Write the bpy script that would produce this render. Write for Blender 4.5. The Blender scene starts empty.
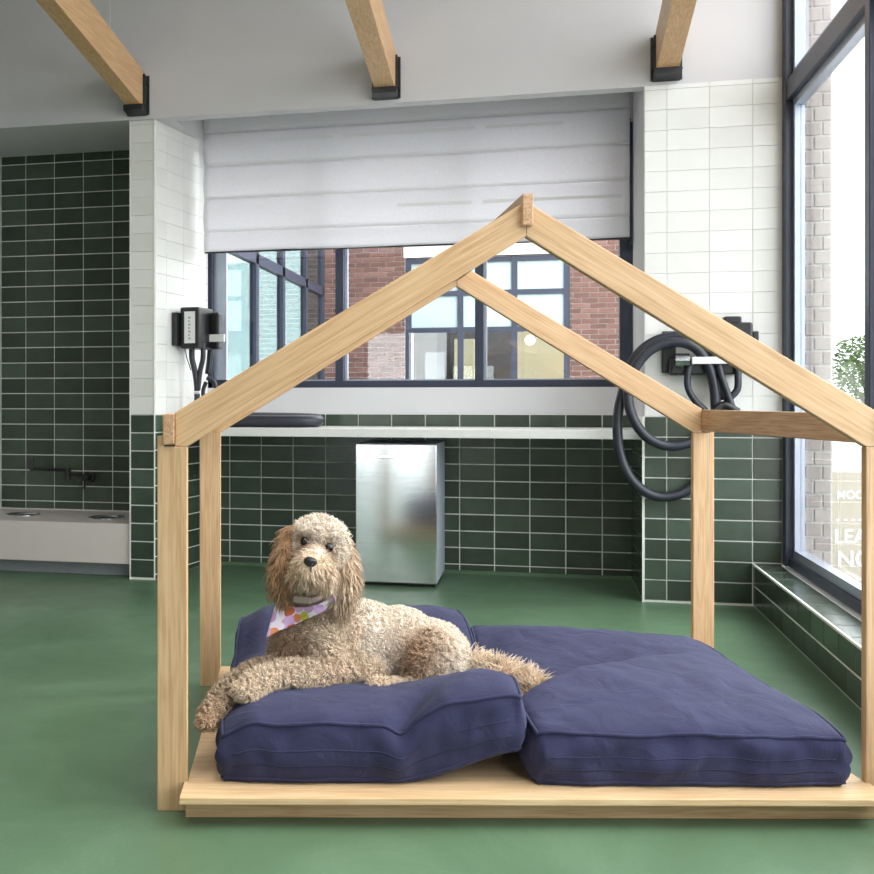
import bpy, bmesh, math, random
import numpy as np
from mathutils import Vector, Matrix, noise
from mathutils.bvhtree import BVHTree

random.seed(7); np.random.seed(7)
SC = bpy.context.scene
COL = SC.collection
# ------------------------------------------------------------------ camera
F, CX, CY, EYE = 1055.0, 290.0, 400.0, 1.16
PHI = math.radians(13.3827)
SN, CS = math.sin(PHI), math.cos(PHI)
cam = bpy.data.cameras.new('camera'); camo = bpy.data.objects.new('camera', cam); COL.objects.link(camo)
cam.sensor_width = 36.0; cam.lens = F / 874 * 36
cam.shift_x = (437 - CX) / 874; cam.shift_y = (CY - 437) / 874
cam.clip_start = 0.05; cam.clip_end = 300
camo.location = (0, 0, EYE); camo.rotation_euler = (math.pi / 2, 0, PHI)
SC.camera = camo
# ------------------------------------------------------------------ sky, exposure
SC.view_settings.view_transform = 'Standard'; SC.view_settings.look = 'None'
SC.view_settings.gamma = 1.0; SC.view_settings.use_curve_mapping = False
SC.view_settings.exposure = 0.1
wd = bpy.data.worlds.new('overcast'); SC.world = wd; wd.use_nodes = True
wd.node_tree.nodes['Background'].inputs[0].default_value = (0.96, 0.98, 1.0, 1)
wd.node_tree.nodes['Background'].inputs[1].default_value = 5.6
sun = bpy.data.lights.new('hazy_sun', 'SUN'); sun.energy = 3.5; sun.angle = math.radians(45); sun.color = (1.0, 0.95, 0.87)
suno = bpy.data.objects.new('hazy_sun', sun); COL.objects.link(suno); suno.location = (8, 6, 9)
suno.rotation_euler = Vector((0.80, 0.30, 0.72)).to_track_quat('Z', 'Y').to_euler()
SC.cycles.max_bounces = 10; SC.cycles.diffuse_bounces = 5; SC.cycles.transparent_max_bounces = 16
SC.cycles.use_denoising = True; SC.cycles.sample_clamp_indirect = 6
SC.cycles.caustics_reflective = False; SC.cycles.caustics_refractive = False

def portal(name, loc, rot, sx, sy):
    l = bpy.data.lights.new(name, 'AREA'); l.shape = 'RECTANGLE'; l.size = sx; l.size_y = sy
    l.cycles.is_portal = True
    o = bpy.data.objects.new(name, l); COL.objects.link(o); o.location = loc; o.rotation_euler = rot
portal('daylight_opening', (1.42, 3.35, 2.3), (0, math.radians(90), 0), 4.1, 6.05)
portal('daylight_opening', (-2.1, -2.44, 1.15), (math.radians(90), 0, 0), 1.4, 2.3)
portal('daylight_opening', (-0.86, 7.30, 2.1), (math.radians(-90), 0, 0), 2.9, 1.8)

def world(px, py, yc):
    """camera-frame measurement (direction and distance ahead) -> room point"""
    x = (px - CX) / F * yc
    return Vector((CS * x - SN * yc, SN * x + CS * yc, EYE - (py - CY) / F * yc))
def on_n(px, py, n):
    return world(px, py, n / (SN * (px - CX) / F + CS))

# ------------------------------------------------------------------ materials
MATS = {}
def nodes_of(name):
    m = bpy.data.materials.new(name); m.use_nodes = True
    nt = m.node_tree; b = nt.nodes['Principled BSDF']
    MATS[name] = m
    return m, nt, b
def N(nt, t, **kw):
    n = nt.nodes.new(t)
    for k, v in kw.items():
        if k in n.inputs.keys(): n.inputs[k].default_value = v
        else: setattr(n, k, v)
    return n
def ramp(nt, fac, stops):
    r = nt.nodes.new('ShaderNodeValToRGB')
    el = r.color_ramp.elements
    while len(el) < len(stops): el.new(0.5)
    for e, (p, c) in zip(el, stops): e.position = p; e.color = (*c, 1)
    nt.links.new(fac, r.inputs[0]); return r.outputs[0]
def bump(nt, b, h, strength, dist=0.01):
    n = N(nt, 'ShaderNodeBump', Strength=strength, Distance=dist)
    nt.links.new(h, n.inputs['Height']); nt.links.new(n.outputs[0], b.inputs['Normal'])
def plain(name, col, rough=0.5, metal=0.0, var=0.06, scale=8.0, spec=0.5, bmp=0.0, coat=0.0):
    m, nt, b = nodes_of(name)
    tc = N(nt, 'ShaderNodeTexCoord'); nz = N(nt, 'ShaderNodeTexNoise', Scale=scale, Detail=4.0)
    nt.links.new(tc.outputs['Object'], nz.inputs['Vector'])
    lo = tuple(c * (1 - var) for c in col); hi = tuple(min(1, c * (1 + var)) for c in col)
    nt.links.new(ramp(nt, nz.outputs['Fac'], [(0.3, lo), (0.7, hi)]), b.inputs['Base Color'])
    b.inputs['Roughness'].default_value = rough; b.inputs['Metallic'].default_value = metal
    b.inputs['Specular IOR Level'].default_value = spec; b.inputs['Coat Weight'].default_value = coat
    if bmp: bump(nt, b, nz.outputs['Fac'], bmp)
    return m
def tile_mat(name, cols, rough, spec=0.5, bmp=0.05):
    m, nt, b = nodes_of(name)
    oi = N(nt, 'ShaderNodeObjectInfo'); tc = N(nt, 'ShaderNodeTexCoord')
    nz = N(nt, 'ShaderNodeTexNoise', Scale=9.0, Detail=3.0)
    add = N(nt, 'ShaderNodeVectorMath', operation='ADD')
    mul = N(nt, 'ShaderNodeVectorMath', operation='SCALE'); mul.inputs['Scale'].default_value = 50
    comb = N(nt, 'ShaderNodeCombineXYZ')
    nt.links.new(oi.outputs['Random'], comb.inputs[0]); nt.links.new(oi.outputs['Random'], comb.inputs[2])
    nt.links.new(comb.outputs[0], mul.inputs[0]); nt.links.new(mul.outputs[0], add.inputs[0])
    nt.links.new(tc.outputs['Object'], add.inputs[1]); nt.links.new(add.outputs[0], nz.inputs['Vector'])
    mx = N(nt, 'ShaderNodeMath', operation='MULTIPLY_ADD'); mx.inputs[1].default_value = 0.5
    nt.links.new(oi.outputs['Random'], mx.inputs[0])
    m2 = N(nt, 'ShaderNodeMath', operation='MULTIPLY'); m2.inputs[1].default_value = 0.5
    nt.links.new(nz.outputs['Fac'], m2.inputs[0]); nt.links.new(m2.outputs[0], mx.inputs[2])
    nt.links.new(ramp(nt, mx.outputs[0], [(0.15, cols[0]), (0.5, cols[1]), (0.85, cols[2])]), b.inputs['Base Color'])
    b.inputs['Roughness'].default_value = rough; b.inputs['Specular IOR Level'].default_value = spec
    bump(nt, b, nz.outputs['Fac'], bmp, 0.02)
    return m
def wood_mat(name, axis='X', tilt=0.0, cols=None, swap=False):
    """oak: long streaks along the given axis (tilt = turn about Y first)"""
    m, nt, b = nodes_of(name)
    tc = N(nt, 'ShaderNodeTexCoord'); mp = N(nt, 'ShaderNodeMapping')
    oi = N(nt, 'ShaderNodeObjectInfo')
    rot = {'X': (0, tilt, 0), 'Y': (0, 0, math.pi / 2), 'Z': (0, math.pi / 2, 0)}[axis]
    mp.inputs['Rotation'].default_value = rot
    nt.links.new(tc.outputs['Object'], mp.inputs['Vector'])
    off = N(nt, 'ShaderNodeVectorMath', operation='SCALE'); off.inputs['Scale'].default_value = 30
    cb = N(nt, 'ShaderNodeCombineXYZ')
    for i in range(3): nt.links.new(oi.outputs['Random'], cb.inputs[i])
    nt.links.new(cb.outputs[0], off.inputs[0])
    ad = N(nt, 'ShaderNodeVectorMath', operation='ADD')
    nt.links.new(mp.outputs[0], ad.inputs[0]); nt.links.new(off.outputs[0], ad.inputs[1])
    s1 = N(nt, 'ShaderNodeMapping'); s1.inputs['Scale'].default_value = (1.1, 14, 14)
    s2 = N(nt, 'ShaderNodeMapping'); s2.inputs['Scale'].default_value = (5, 160, 160)
    nt.links.new(ad.outputs[0], s1.inputs['Vector']); nt.links.new(ad.outputs[0], s2.inputs['Vector'])
    n1 = N(nt, 'ShaderNodeTexNoise', Scale=1.0, Detail=3.0, Distortion=1.2)
    n2 = N(nt, 'ShaderNodeTexNoise', Scale=1.0, Detail=4.0)
    nt.links.new(s1.outputs[0], n1.inputs['Vector']); nt.links.new(s2.outputs[0], n2.inputs['Vector'])
    wv = N(nt, 'ShaderNodeMath', operation='MULTIPLY'); wv.inputs[1].default_value = 34.0
    nt.links.new(n1.outputs['Fac'], wv.inputs[0])
    sn = N(nt, 'ShaderNodeMath', operation='SINE'); nt.links.new(wv.outputs[0], sn.inputs[0])
    ma = N(nt, 'ShaderNodeMath', operation='MULTIPLY_ADD'); ma.inputs[1].default_value = 0.07
    nt.links.new(sn.outputs[0], ma.inputs[0]); nt.links.new(n2.outputs['Fac'], ma.inputs[2])
    cols = cols or [(0.47, 0.285, 0.145), (0.57, 0.37, 0.205), (0.64, 0.44, 0.26)]
    nt.links.new(ramp(nt, ma.outputs[0], [(0.28, cols[0]), (0.5, cols[1]), (0.72, cols[2])]), b.inputs['Base Color'])
    b.inputs['Roughness'].default_value = 0.42; b.inputs['Specular IOR Level'].default_value = 0.35
    bump(nt, b, n2.outputs['Fac'], 0.06, 0.004)
    return m
def glass_mat(name, tint=(0.97, 0.99, 0.99), refl=0.06, rough=0.0):
    m, nt, b = nodes_of(name); nt.nodes.remove(b)
    out = nt.nodes['Material Output']
    t = N(nt, 'ShaderNodeBsdfTransparent'); t.inputs[0].default_value = (*tint, 1)
    g = N(nt, 'ShaderNodeBsdfGlossy'); g.inputs['Roughness'].default_value = rough
    fr = N(nt, 'ShaderNodeFresnel', IOR=1.45); mx = N(nt, 'ShaderNodeMixShader')
    mr = N(nt, 'ShaderNodeMath', operation='MAXIMUM'); mr.inputs[1].default_value = refl
    ge = N(nt, 'ShaderNodeNewGeometry'); mi = nt.nodes.new('ShaderNodeMapRange')   # both faces of a thin pane behave alike
    mi.inputs['To Min'].default_value = 1.45; mi.inputs['To Max'].default_value = 1 / 1.45
    nt.links.new(ge.outputs['Backfacing'], mi.inputs['Value']); nt.links.new(mi.outputs[0], fr.inputs['IOR'])
    nt.links.new(fr.outputs[0], mr.inputs[0]); nt.links.new(mr.outputs[0], mx.inputs[0])
    nt.links.new(t.outputs[0], mx.inputs[1]); nt.links.new(g.outputs[0], mx.inputs[2])
    nt.links.new(mx.outputs[0], out.inputs[0])
    return m
def emit_mat(name, col, s):
    m, nt, b = nodes_of(name)
    b.inputs['Base Color'].default_value = (*col, 1)
    b.inputs['Emission Color'].default_value = (*col, 1); b.inputs['Emission Strength'].default_value = s
    return m

plain('paint_dark', (0.26, 0.24, 0.22), 0.7, var=0.04, scale=2)
plain('paint_grey', (0.64, 0.62, 0.645), 0.75, var=0.02, scale=3)
plain('plaster', (0.70, 0.70, 0.72), 0.75, var=0.02, scale=3)
plain('grout', (0.86, 0.87, 0.82), 0.8, var=0.05, scale=30)
plain('grout_white', (0.82, 0.81, 0.79), 0.8, var=0.03, scale=30)
tile_mat('tile_green', [(0.028, 0.040, 0.026), (0.043, 0.064, 0.043), (0.070, 0.102, 0.072)], 0.24, spec=0.6)
tile_mat('tile_white', [(0.74, 0.73, 0.70), (0.79, 0.78, 0.76), (0.83, 0.82, 0.80)], 0.40, bmp=0.08)
plain('black_steel', (0.018, 0.019, 0.022), 0.42, var=0.1)
plain('frame_dark', (0.034, 0.042, 0.076), 0.38, var=0.1)
plain('frame_alu', (0.42, 0.46, 0.55), 0.35, 0.6, var=0.05)
plain('alu_panel', (0.60, 0.64, 0.72), 0.5, 0.3, var=0.03)
plain('quartz', (0.74, 0.73, 0.72), 0.3, var=0.03, scale=25)
plain('trough_white', (0.66, 0.60, 0.57), 0.35, var=0.02)
plain('kick_grey', (0.36, 0.37, 0.40), 0.5)
plain('black_plastic', (0.012, 0.012, 0.014), 0.35, var=0.1)
plain('rubber', (0.020, 0.022, 0.034), 0.38, var=0.15)
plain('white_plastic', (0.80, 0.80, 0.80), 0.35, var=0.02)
plain('steel_bright', (0.72, 0.72, 0.72), 0.15, 1.0, var=0.03)
plain('collar_tan', (0.28, 0.21, 0.18), 0.55)
plain('dark_seam', (0.012, 0.013, 0.04), 0.8)
plain('eye_black', (0.012, 0.008, 0.006), 0.05, var=0.3)
plain('nose_black', (0.016, 0.013, 0.014), 0.35, var=0.3, scale=120, bmp=0.4)
plain('pavement', (0.36, 0.355, 0.34), 0.85, var=0.08, scale=2)
plain('asphalt', (0.30, 0.30, 0.31), 0.9, var=0.1, scale=4)
plain('facade_pale', (0.30, 0.295, 0.285), 0.8, var=0.03)
plain('facade_trim', (0.24, 0.24, 0.245), 0.7)
plain('sign_cream', (0.44, 0.40, 0.33), 0.6, var=0.03)
plain('sign_white', (0.75, 0.75, 0.73), 0.6, var=0.01)
plain('bark', (0.14, 0.10, 0.07), 0.9, var=0.3, scale=30)
plain('mortar_white', (0.66, 0.64, 0.63), 0.9, var=0.04)
plain('mortar', (0.60, 0.54, 0.50), 0.9, var=0.1, scale=20)
plain('stone_pale', (0.74, 0.71, 0.68), 0.8, var=0.05)
plain('room_beige', (0.62, 0.54, 0.36), 0.8, var=0.08, scale=2)
plain('room_dark', (0.07, 0.055, 0.06), 0.7, var=0.4, scale=3)
plain('blind_teal', (0.46, 0.58, 0.58), 0.6, var=0.06, scale=2)
tile_mat('brick_red', [(0.11, 0.050, 0.043), (0.17, 0.080, 0.066), (0.25, 0.13, 0.11)], 0.85, bmp=0.3)
tile_mat('brick_pale', [(0.36, 0.31, 0.29), (0.42, 0.37, 0.35), (0.48, 0.43, 0.41)], 0.85, bmp=0.3)
tile_mat('leaf', [(0.10, 0.17, 0.05), (0.16, 0.26, 0.08), (0.24, 0.34, 0.12)], 0.6)
wood_mat('oak_post', 'Z'); wood_mat('oak_x', 'X'); wood_mat('oak_y', 'Y', cols=[(0.36, 0.20, 0.11), (0.50, 0.31, 0.18), (0.58, 0.39, 0.24)])
wood_mat('oak_up', 'X', math.radians(31)); wood_mat('oak_down', 'X', math.radians(-31))
wood_mat('oak_ply', 'X', cols=[(0.58, 0.38, 0.205), (0.66, 0.46, 0.265), (0.73, 0.54, 0.34)])
wood_mat('fir_beam', 'Y', cols=[(0.55, 0.32, 0.155), (0.64, 0.39, 0.205), (0.72, 0.47, 0.27)])
glass_mat('glass', refl=0.05)
glass_mat('glass_mirrorlike', (0.50, 0.60, 0.60), refl=0.42)
emit_mat('lamp_glow', (1.0, 0.90, 0.72), 6.0)
emit_mat('tube_glow', (1.0, 0.97, 0.92), 9.0)

def special_mats():
    # floor: green poured epoxy, mottled and satin
    m, nt, b = nodes_of('epoxy')
    tc = N(nt, 'ShaderNodeTexCoord')
    n1 = N(nt, 'ShaderNodeTexNoise', Scale=1.6, Detail=6.0, Roughness=0.65, Distortion=0.6)
    n2 = N(nt, 'ShaderNodeTexNoise', Scale=90.0, Detail=3.0)
    n3 = N(nt, 'ShaderNodeTexNoise', Scale=4.0, Detail=5.0, Distortion=1.0)
    for n in (n1, n2, n3): nt.links.new(tc.outputs['Object'], n.inputs['Vector'])
    ma = N(nt, 'ShaderNodeMath', operation='MULTIPLY_ADD'); ma.inputs[1].default_value = 0.22
    nt.links.new(n2.outputs['Fac'], ma.inputs[0]); nt.links.new(n1.outputs['Fac'], ma.inputs[2])
    nt.links.new(ramp(nt, ma.outputs[0], [(0.38, (0.074, 0.136, 0.076)), (0.62, (0.094, 0.168, 0.098)), (0.85, (0.136, 0.222, 0.140))]), b.inputs['Base Color'])
    r = nt.nodes.new('ShaderNodeMapRange'); r.inputs['To Min'].default_value = 0.30; r.inputs['To Max'].default_value = 0.48
    nt.links.new(n3.outputs['Fac'], r.inputs['Value']); nt.links.new(r.outputs[0], b.inputs['Roughness'])
    bump(nt, b, n2.outputs['Fac'], 0.05, 0.004)
    # navy cotton canvas
    m, nt, b = nodes_of('canvas')
    tc = N(nt, 'ShaderNodeTexCoord')
    n1 = N(nt, 'ShaderNodeTexNoise', Scale=7.0, Detail=6.0, Roughness=0.6)
    n2 = N(nt, 'ShaderNodeTexNoise', Scale=420.0, Detail=2.0)
    n3 = N(nt, 'ShaderNodeTexNoise', Scale=9.0, Detail=3.0, Distortion=1.0)
    for n in (n1, n2, n3): nt.links.new(tc.outputs['Object'], n.inputs['Vector'])
    nt.links.new(ramp(nt, n1.outputs['Fac'], [(0.3, (0.024, 0.025, 0.064)), (0.6, (0.032, 0.033, 0.080)), (0.8, (0.050, 0.051, 0.106))]), b.inputs['Base Color'])
    b.inputs['Roughness'].default_value = 0.85; b.inputs['Specular IOR Level'].default_value = 0.2
    b.inputs['Sheen Weight'].default_value = 0.12; b.inputs['Sheen Tint'].default_value = (0.6, 0.65, 0.9, 1)
    ad = N(nt, 'ShaderNodeMath', operation='MULTIPLY_ADD'); ad.inputs[1].default_value = 0.12
    nt.links.new(n2.outputs['Fac'], ad.inputs[0]); nt.links.new(n3.outputs['Fac'], ad.inputs[2])
    bump(nt, b, ad.outputs[0], 0.5, 0.02)
    # fur: colour comes from the strand's own attribute
    m, nt, b = nodes_of('fur')
    at = N(nt, 'ShaderNodeAttribute', attribute_name='hair_colour')
    nt.links.new(at.outputs['Color'], b.inputs['Base Color'])
    b.inputs['Roughness'].default_value = 0.7; b.inputs['Specular IOR Level'].default_value = 0.25
    b.inputs['Sheen Weight'].default_value = 0.15
    # brushed stainless steel
    m, nt, b = nodes_of('stainless')
    tc = N(nt, 'ShaderNodeTexCoord'); mp = N(nt, 'ShaderNodeMapping'); mp.inputs['Scale'].default_value = (2, 2, 260)
    nz = N(nt, 'ShaderNodeTexNoise', Scale=1.0, Detail=3.0)
    nt.links.new(tc.outputs['Object'], mp.inputs[0]); nt.links.new(mp.outputs[0], nz.inputs['Vector'])
    nt.links.new(ramp(nt, nz.outputs['Fac'], [(0.3, (0.60, 0.62, 0.64)), (0.7, (0.70, 0.72, 0.74))]), b.inputs['Base Color'])
    b.inputs['Metallic'].default_value = 1.0; b.inputs['Roughness'].default_value = 0.13
    bump(nt, b, nz.outputs['Fac'], 0.03, 0.003)
    # white woven blind, lets daylight through
    m, nt, b = nodes_of('blind_cloth')
    out = nt.nodes['Material Output']
    tc = N(nt, 'ShaderNodeTexCoord'); nz = N(nt, 'ShaderNodeTexNoise', Scale=60.0, Detail=3.0)
    nt.links.new(tc.outputs['Object'], nz.inputs['Vector'])
    c = ramp(nt, nz.outputs['Fac'], [(0.3, (0.88, 0.87, 0.90)), (0.7, (0.92, 0.91, 0.94))])
    nt.links.new(c, b.inputs['Base Color']); b.inputs['Roughness'].default_value = 0.8
    tr = N(nt, 'ShaderNodeBsdfTranslucent'); nt.links.new(c, tr.inputs[0])
    mx = N(nt, 'ShaderNodeMixShader'); mx.inputs[0].default_value = 0.5
    nt.links.new(b.outputs[0], mx.inputs[1]); nt.links.new(tr.outputs[0], mx.inputs[2]); nt.links.new(mx.outputs[0], out.inputs[0])
    # bandana print: lilac ground with rust, lime and pink blots
    m, nt, b = nodes_of('bandana_print')
    tc = N(nt, 'ShaderNodeTexCoord')
    vo = N(nt, 'ShaderNodeTexVoronoi', Scale=30.0); vo.inputs['Randomness'].default_value = 0.9
    nt.links.new(tc.outputs['Object'], vo.inputs['Vector'])
    hs = N(nt, 'ShaderNodeSeparateColor'); nt.links.new(vo.outputs['Color'], hs.inputs[0])
    rc = ramp(nt, hs.outputs[0], [(0.0, (0.55, 0.14, 0.05)), (0.22, (0.60, 0.34, 0.62)), (0.42, (0.50, 0.52, 0.06)), (0.60, (0.72, 0.25, 0.10)), (0.80, (0.62, 0.40, 0.68))])
    rc.node.color_ramp.interpolation = 'CONSTANT'
    st = N(nt, 'ShaderNodeMath', operation='LESS_THAN'); st.inputs[1].default_value = 0.60
    nt.links.new(vo.outputs['Distance'], st.inputs[0])
    mc = N(nt, 'ShaderNodeMix', data_type='RGBA')
    nt.links.new(st.outputs[0], mc.inputs['Factor'])
    mc.inputs[6].default_value = (0.80, 0.72, 0.82, 1); nt.links.new(rc, mc.inputs[7])
    nt.links.new(mc.outputs[2], b.inputs['Base Color']); b.inputs['Roughness'].default_value = 0.8
special_mats()

# ------------------------------------------------------------------ mesh helpers
def link(name, mesh, mat=None, parent=None, smooth=False):
    if mat and not mesh.materials: mesh.materials.append(MATS[mat])
    o = bpy.data.objects.new(name, mesh); COL.objects.link(o)
    if parent: o.parent = parent
    if smooth:
        for p in mesh.polygons: p.use_smooth = True
    return o
def obj(name, bm, mat, parent=None, smooth=False, bevel=0.0, segs=2):
    bmesh.ops.recalc_face_normals(bm, faces=bm.faces)
    me = bpy.data.meshes.new(name); bm.to_mesh(me); bm.free()
    o = link(name, me, mat, parent, smooth)
    if bevel:
        md = o.modifiers.new('bevel', 'BEVEL'); md.width = bevel; md.segments = segs; md.limit_method = 'ANGLE'
    return o
def tag(o, label, cat=None, group=None, kind=None):
    o['label'] = label
    if cat: o['category'] = cat
    if group: o['group'] = group
    if kind: o['kind'] = kind
    return o
def structure(o, label=None):
    o['kind'] = 'structure'
    if label: o['label'] = label
    return o
def thing(name, label, cat, loc=(0, 0, 0), rz=0.0, group=None):
    o = bpy.data.objects.new(name, None); COL.objects.link(o); o.empty_display_size = 0.1
    o.location = loc; o.rotation_euler = (0, 0, rz)
    return tag(o, label, cat, group)
def box(bm, x0, x1, y0, y1, z0, z1, mat=None):
    vs = [bm.verts.new((x, y, z)) for x in (x0, x1) for y in (y0, y1) for z in (z0, z1)]
    if mat is not None:
        for v in vs: v.co = mat @ v.co
    for f in ((0, 1, 3, 2), (4, 6, 7, 5), (0, 4, 5, 1), (2, 3, 7, 6), (0, 2, 6, 4), (1, 5, 7, 3)):
        bm.faces.new([vs[i] for i in f])
    return bm
def boxes(*bs):
    bm = bmesh.new()
    for b in bs: box(bm, *b)
    return bm
def prism_y(bm, poly, y0, y1):
    """polygon in (x, z), extruded along y"""
    a = [bm.verts.new((x, y0, z)) for x, z in poly]; b = [bm.verts.new((x, y1, z)) for x, z in poly]
    bm.faces.new(a); bm.faces.new(b[::-1]); n = len(poly)
    for i in range(n): bm.faces.new((a[i], b[i], b[(i + 1) % n], a[(i + 1) % n]))
    return bm
def catmull(pts, k=6, closed=False):
    pts = [Vector(p) for p in pts]; out = []; n = len(pts)
    rng = range(n) if closed else range(n - 1)
    for i in rng:
        if closed: p0, p1, p2, p3 = (pts[(i + j) % n] for j in (-1, 0, 1, 2))
        else: p0, p1, p2, p3 = pts[max(i - 1, 0)], pts[i], pts[i + 1], pts[min(i + 2, n - 1)]
        for j in range(k):
            t = j / k
            out.append(0.5 * ((2 * p1) + (p2 - p0) * t + (2 * p0 - 5 * p1 + 4 * p2 - p3) * t * t + (3 * p1 - p0 - 3 * p2 + p3) * t ** 3))
    if not closed: out.append(pts[-1])
    return out
def tube(bm, pts, r, seg=10, closed=False):
    n = len(pts); rings = []
    up = Vector((0.13, 0.21, 0.97))
    for i, p in enumerate(pts):
        a = pts[(i - 1) % n] if (closed or i) else p; b = pts[(i + 1) % n] if (closed or i < n - 1) else p
        d = (b - a).normalized()
        if i == 0: e1 = d.cross(up).normalized()
        else: e1 = (e1 - d * e1.dot(d)).normalized()
        e2 = d.cross(e1)
        rr = r[i] if isinstance(r, (list, tuple)) else r
        rings.append([bm.verts.new(p + (e1 * math.cos(2 * math.pi * k / seg) + e2 * math.sin(2 * math.pi * k / seg)) * rr) for k in range(seg)])
    m = n if closed else n - 1
    for i in range(m):
        A, B = rings[i], rings[(i + 1) % n]
        for k in range(seg): bm.faces.new((A[k], A[(k + 1) % seg], B[(k + 1) % seg], B[k]))
    if not closed: bm.faces.new(rings[0][::-1]); bm.faces.new(rings[-1])
    return bm
def lathe(bm, prof, c, seg=28):
    rings = []
    for r, z in prof: rings.append([bm.verts.new((c[0] + r * math.cos(2 * math.pi * k / seg), c[1] + r * math.sin(2 * math.pi * k / seg), c[2] + z)) for k in range(seg)])
    for A, B in zip(rings, rings[1:]):
        for k in range(seg): bm.faces.new((A[k], A[(k + 1) % seg], B[(k + 1) % seg], B[k]))
    bm.faces.new(rings[0][::-1]); bm.faces.new(rings[-1])
    return bm
TILE_CACHE = {}
def tile_mesh(w, h, t, mat, ch=0.002):
    if mat == 'tile_white': ch = 0.0012
    """one glazed piece: x along, z up, front face towards -y, chamfered edge"""
    key = (round(w, 3), round(h, 3), t, mat)
    if key in TILE_CACHE: return TILE_CACHE[key]
    bm = bmesh.new()
    back = [bm.verts.new(p) for p in ((0, 0, 0), (w, 0, 0), (w, 0, h), (0, 0, h))]
    mid = [bm.verts.new((p.co.x, -t + ch, p.co.z)) for p in back]
    fr = [bm.verts.new((min(max(p.co.x, ch), w - ch), -t, min(max(p.co.z, ch), h - ch))) for p in back]
    bm.faces.new(fr)
    for A, B in ((back, mid), (mid, fr)):
        for i in range(4): bm.faces.new((A[i], A[(i + 1) % 4], B[(i + 1) % 4], B[i]))
    bm.faces.new(back[::-1])
    bmesh.ops.recalc_face_normals(bm, faces=bm.faces)
    me = bpy.data.meshes.new('tile'); bm.to_mesh(me); bm.free(); me.materials.append(MATS[mat])
    TILE_CACHE[key] = me
    return me
def lay(parent, origin, rz, xs, zs, mat, name='tile', t=0.007, gap=0.0075, shift=0.0, rx=0.0, jit=0.0):
    """lay pieces on a plane; xs, zs are joint lines measured from the origin along the wall and up"""
    base = Matrix.Translation(origin) @ Matrix.Rotation(rz, 4, 'Z') @ Matrix.Rotation(rx, 4, 'X')
    for j in range(len(zs) - 1):
        row = xs
        if shift and j % 2:
            row = [xs[0]] + [x + shift for x in xs[:-1] if x + shift < xs[-1] - 0.02] + [xs[-1]]
        for i in range(len(row) - 1):
            w, h = row[i + 1] - row[i] - gap, zs[j + 1] - zs[j] - gap
            if w < 0.012 or h < 0.012: continue
            o = bpy.data.objects.new(name, tile_mesh(w, h, t, mat)); COL.objects.link(o); o.parent = parent
            dy = random.uniform(-jit, jit)
            o.matrix_local = base @ Matrix.Translation((row[i] + gap / 2, dy, zs[j] + gap / 2))
def steps(a, b, first, pitch):
    """joint lines from a to b, one of them at `first`"""
    k = math.ceil((a - first) / pitch + 1e-6); out = [a]
    x = first + k * pitch
    while x < b - 1e-4:
        if x - out[-1] > 0.004: out.append(x)
        x += pitch
    out.append(b); return out

# ================================================================== THE ROOM
NP, NB = 6.38, 7.13           # pier faces, back wall
UL, UR = -2.30, 0.578         # recess between the piers
HS, HT = 2.965, 1.065         # soffit height, top of the green tiles
CP, RP = 0.2287, 0.1143       # tile pitch
fl = obj('floor', boxes((-5.2, 1.40, -2.6, NB + 0.2, -0.06, 0.0)), 'epoxy'); structure(fl, 'green poured epoxy floor')

wb = obj('wall_back', boxes((UL - 0.14, UR + 0.05, NB, NB + 0.18, 0, 1.245)), 'plaster'); structure(wb)
g = obj('grout_bed', boxes((UL, UR, NB - 0.004, NB, 0.02, HT)), 'grout', wb)
obj('cove_base', boxes((UL, UR, NB - 0.016, NB, 0.0, 0.024)), 'epoxy', wb)
lay(wb, (0, NB - 0.004, 0), 0, steps(UL, UR, -0.300, CP), steps(0.02, HT, HT, 0.1113), 'tile_green')
# window opening surround
obj('window_ledge', boxes((UL, UR, NB - 0.004, NB + 0.16, HT, 1.245)), 'plaster', wb)

# piers: right
pr = obj('wall_pier_right', boxes((UR, 1.32, NP, NB + 0.18, 0, HS)), 'plaster'); structure(pr)
obj('grout_bed', boxes((UR - 0.003, 1.312, NP - 0.004, NP, 0.0, HT), (UR - 0.004, UR, NP, NB, 0.0, HT)), 'grout', pr)
obj('grout_bed', boxes((UR - 0.002, 1.312, NP - 0.004, NP, HT, HS)), 'grout_white', pr)
rows_p = steps(0.0, HT, HT, 0.1170)
lay(pr, (0, NP - 0.004, 0), 0, steps(UR, 1.312, 0.700, CP), rows_p, 'tile_green', gap=0.007)
lay(pr, (0, NP - 0.004, 0), 0, steps(UR, 1.312, 0.700, CP), steps(HT, HS, HT, 0.1170), 'tile_white', gap=0.0014)
lay(pr, (UR - 0.004, NB, 0), -math.pi / 2, steps(0.004, NB - NP, 0.23, CP), steps(0.0, 0.93, HT, 0.1170), 'tile_green')
obj('corner_trim', boxes((UR - 0.012, UR - 0.001, NP - 0.014, NP - 0.003, 0, HT)), 'grout', pr)
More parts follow.
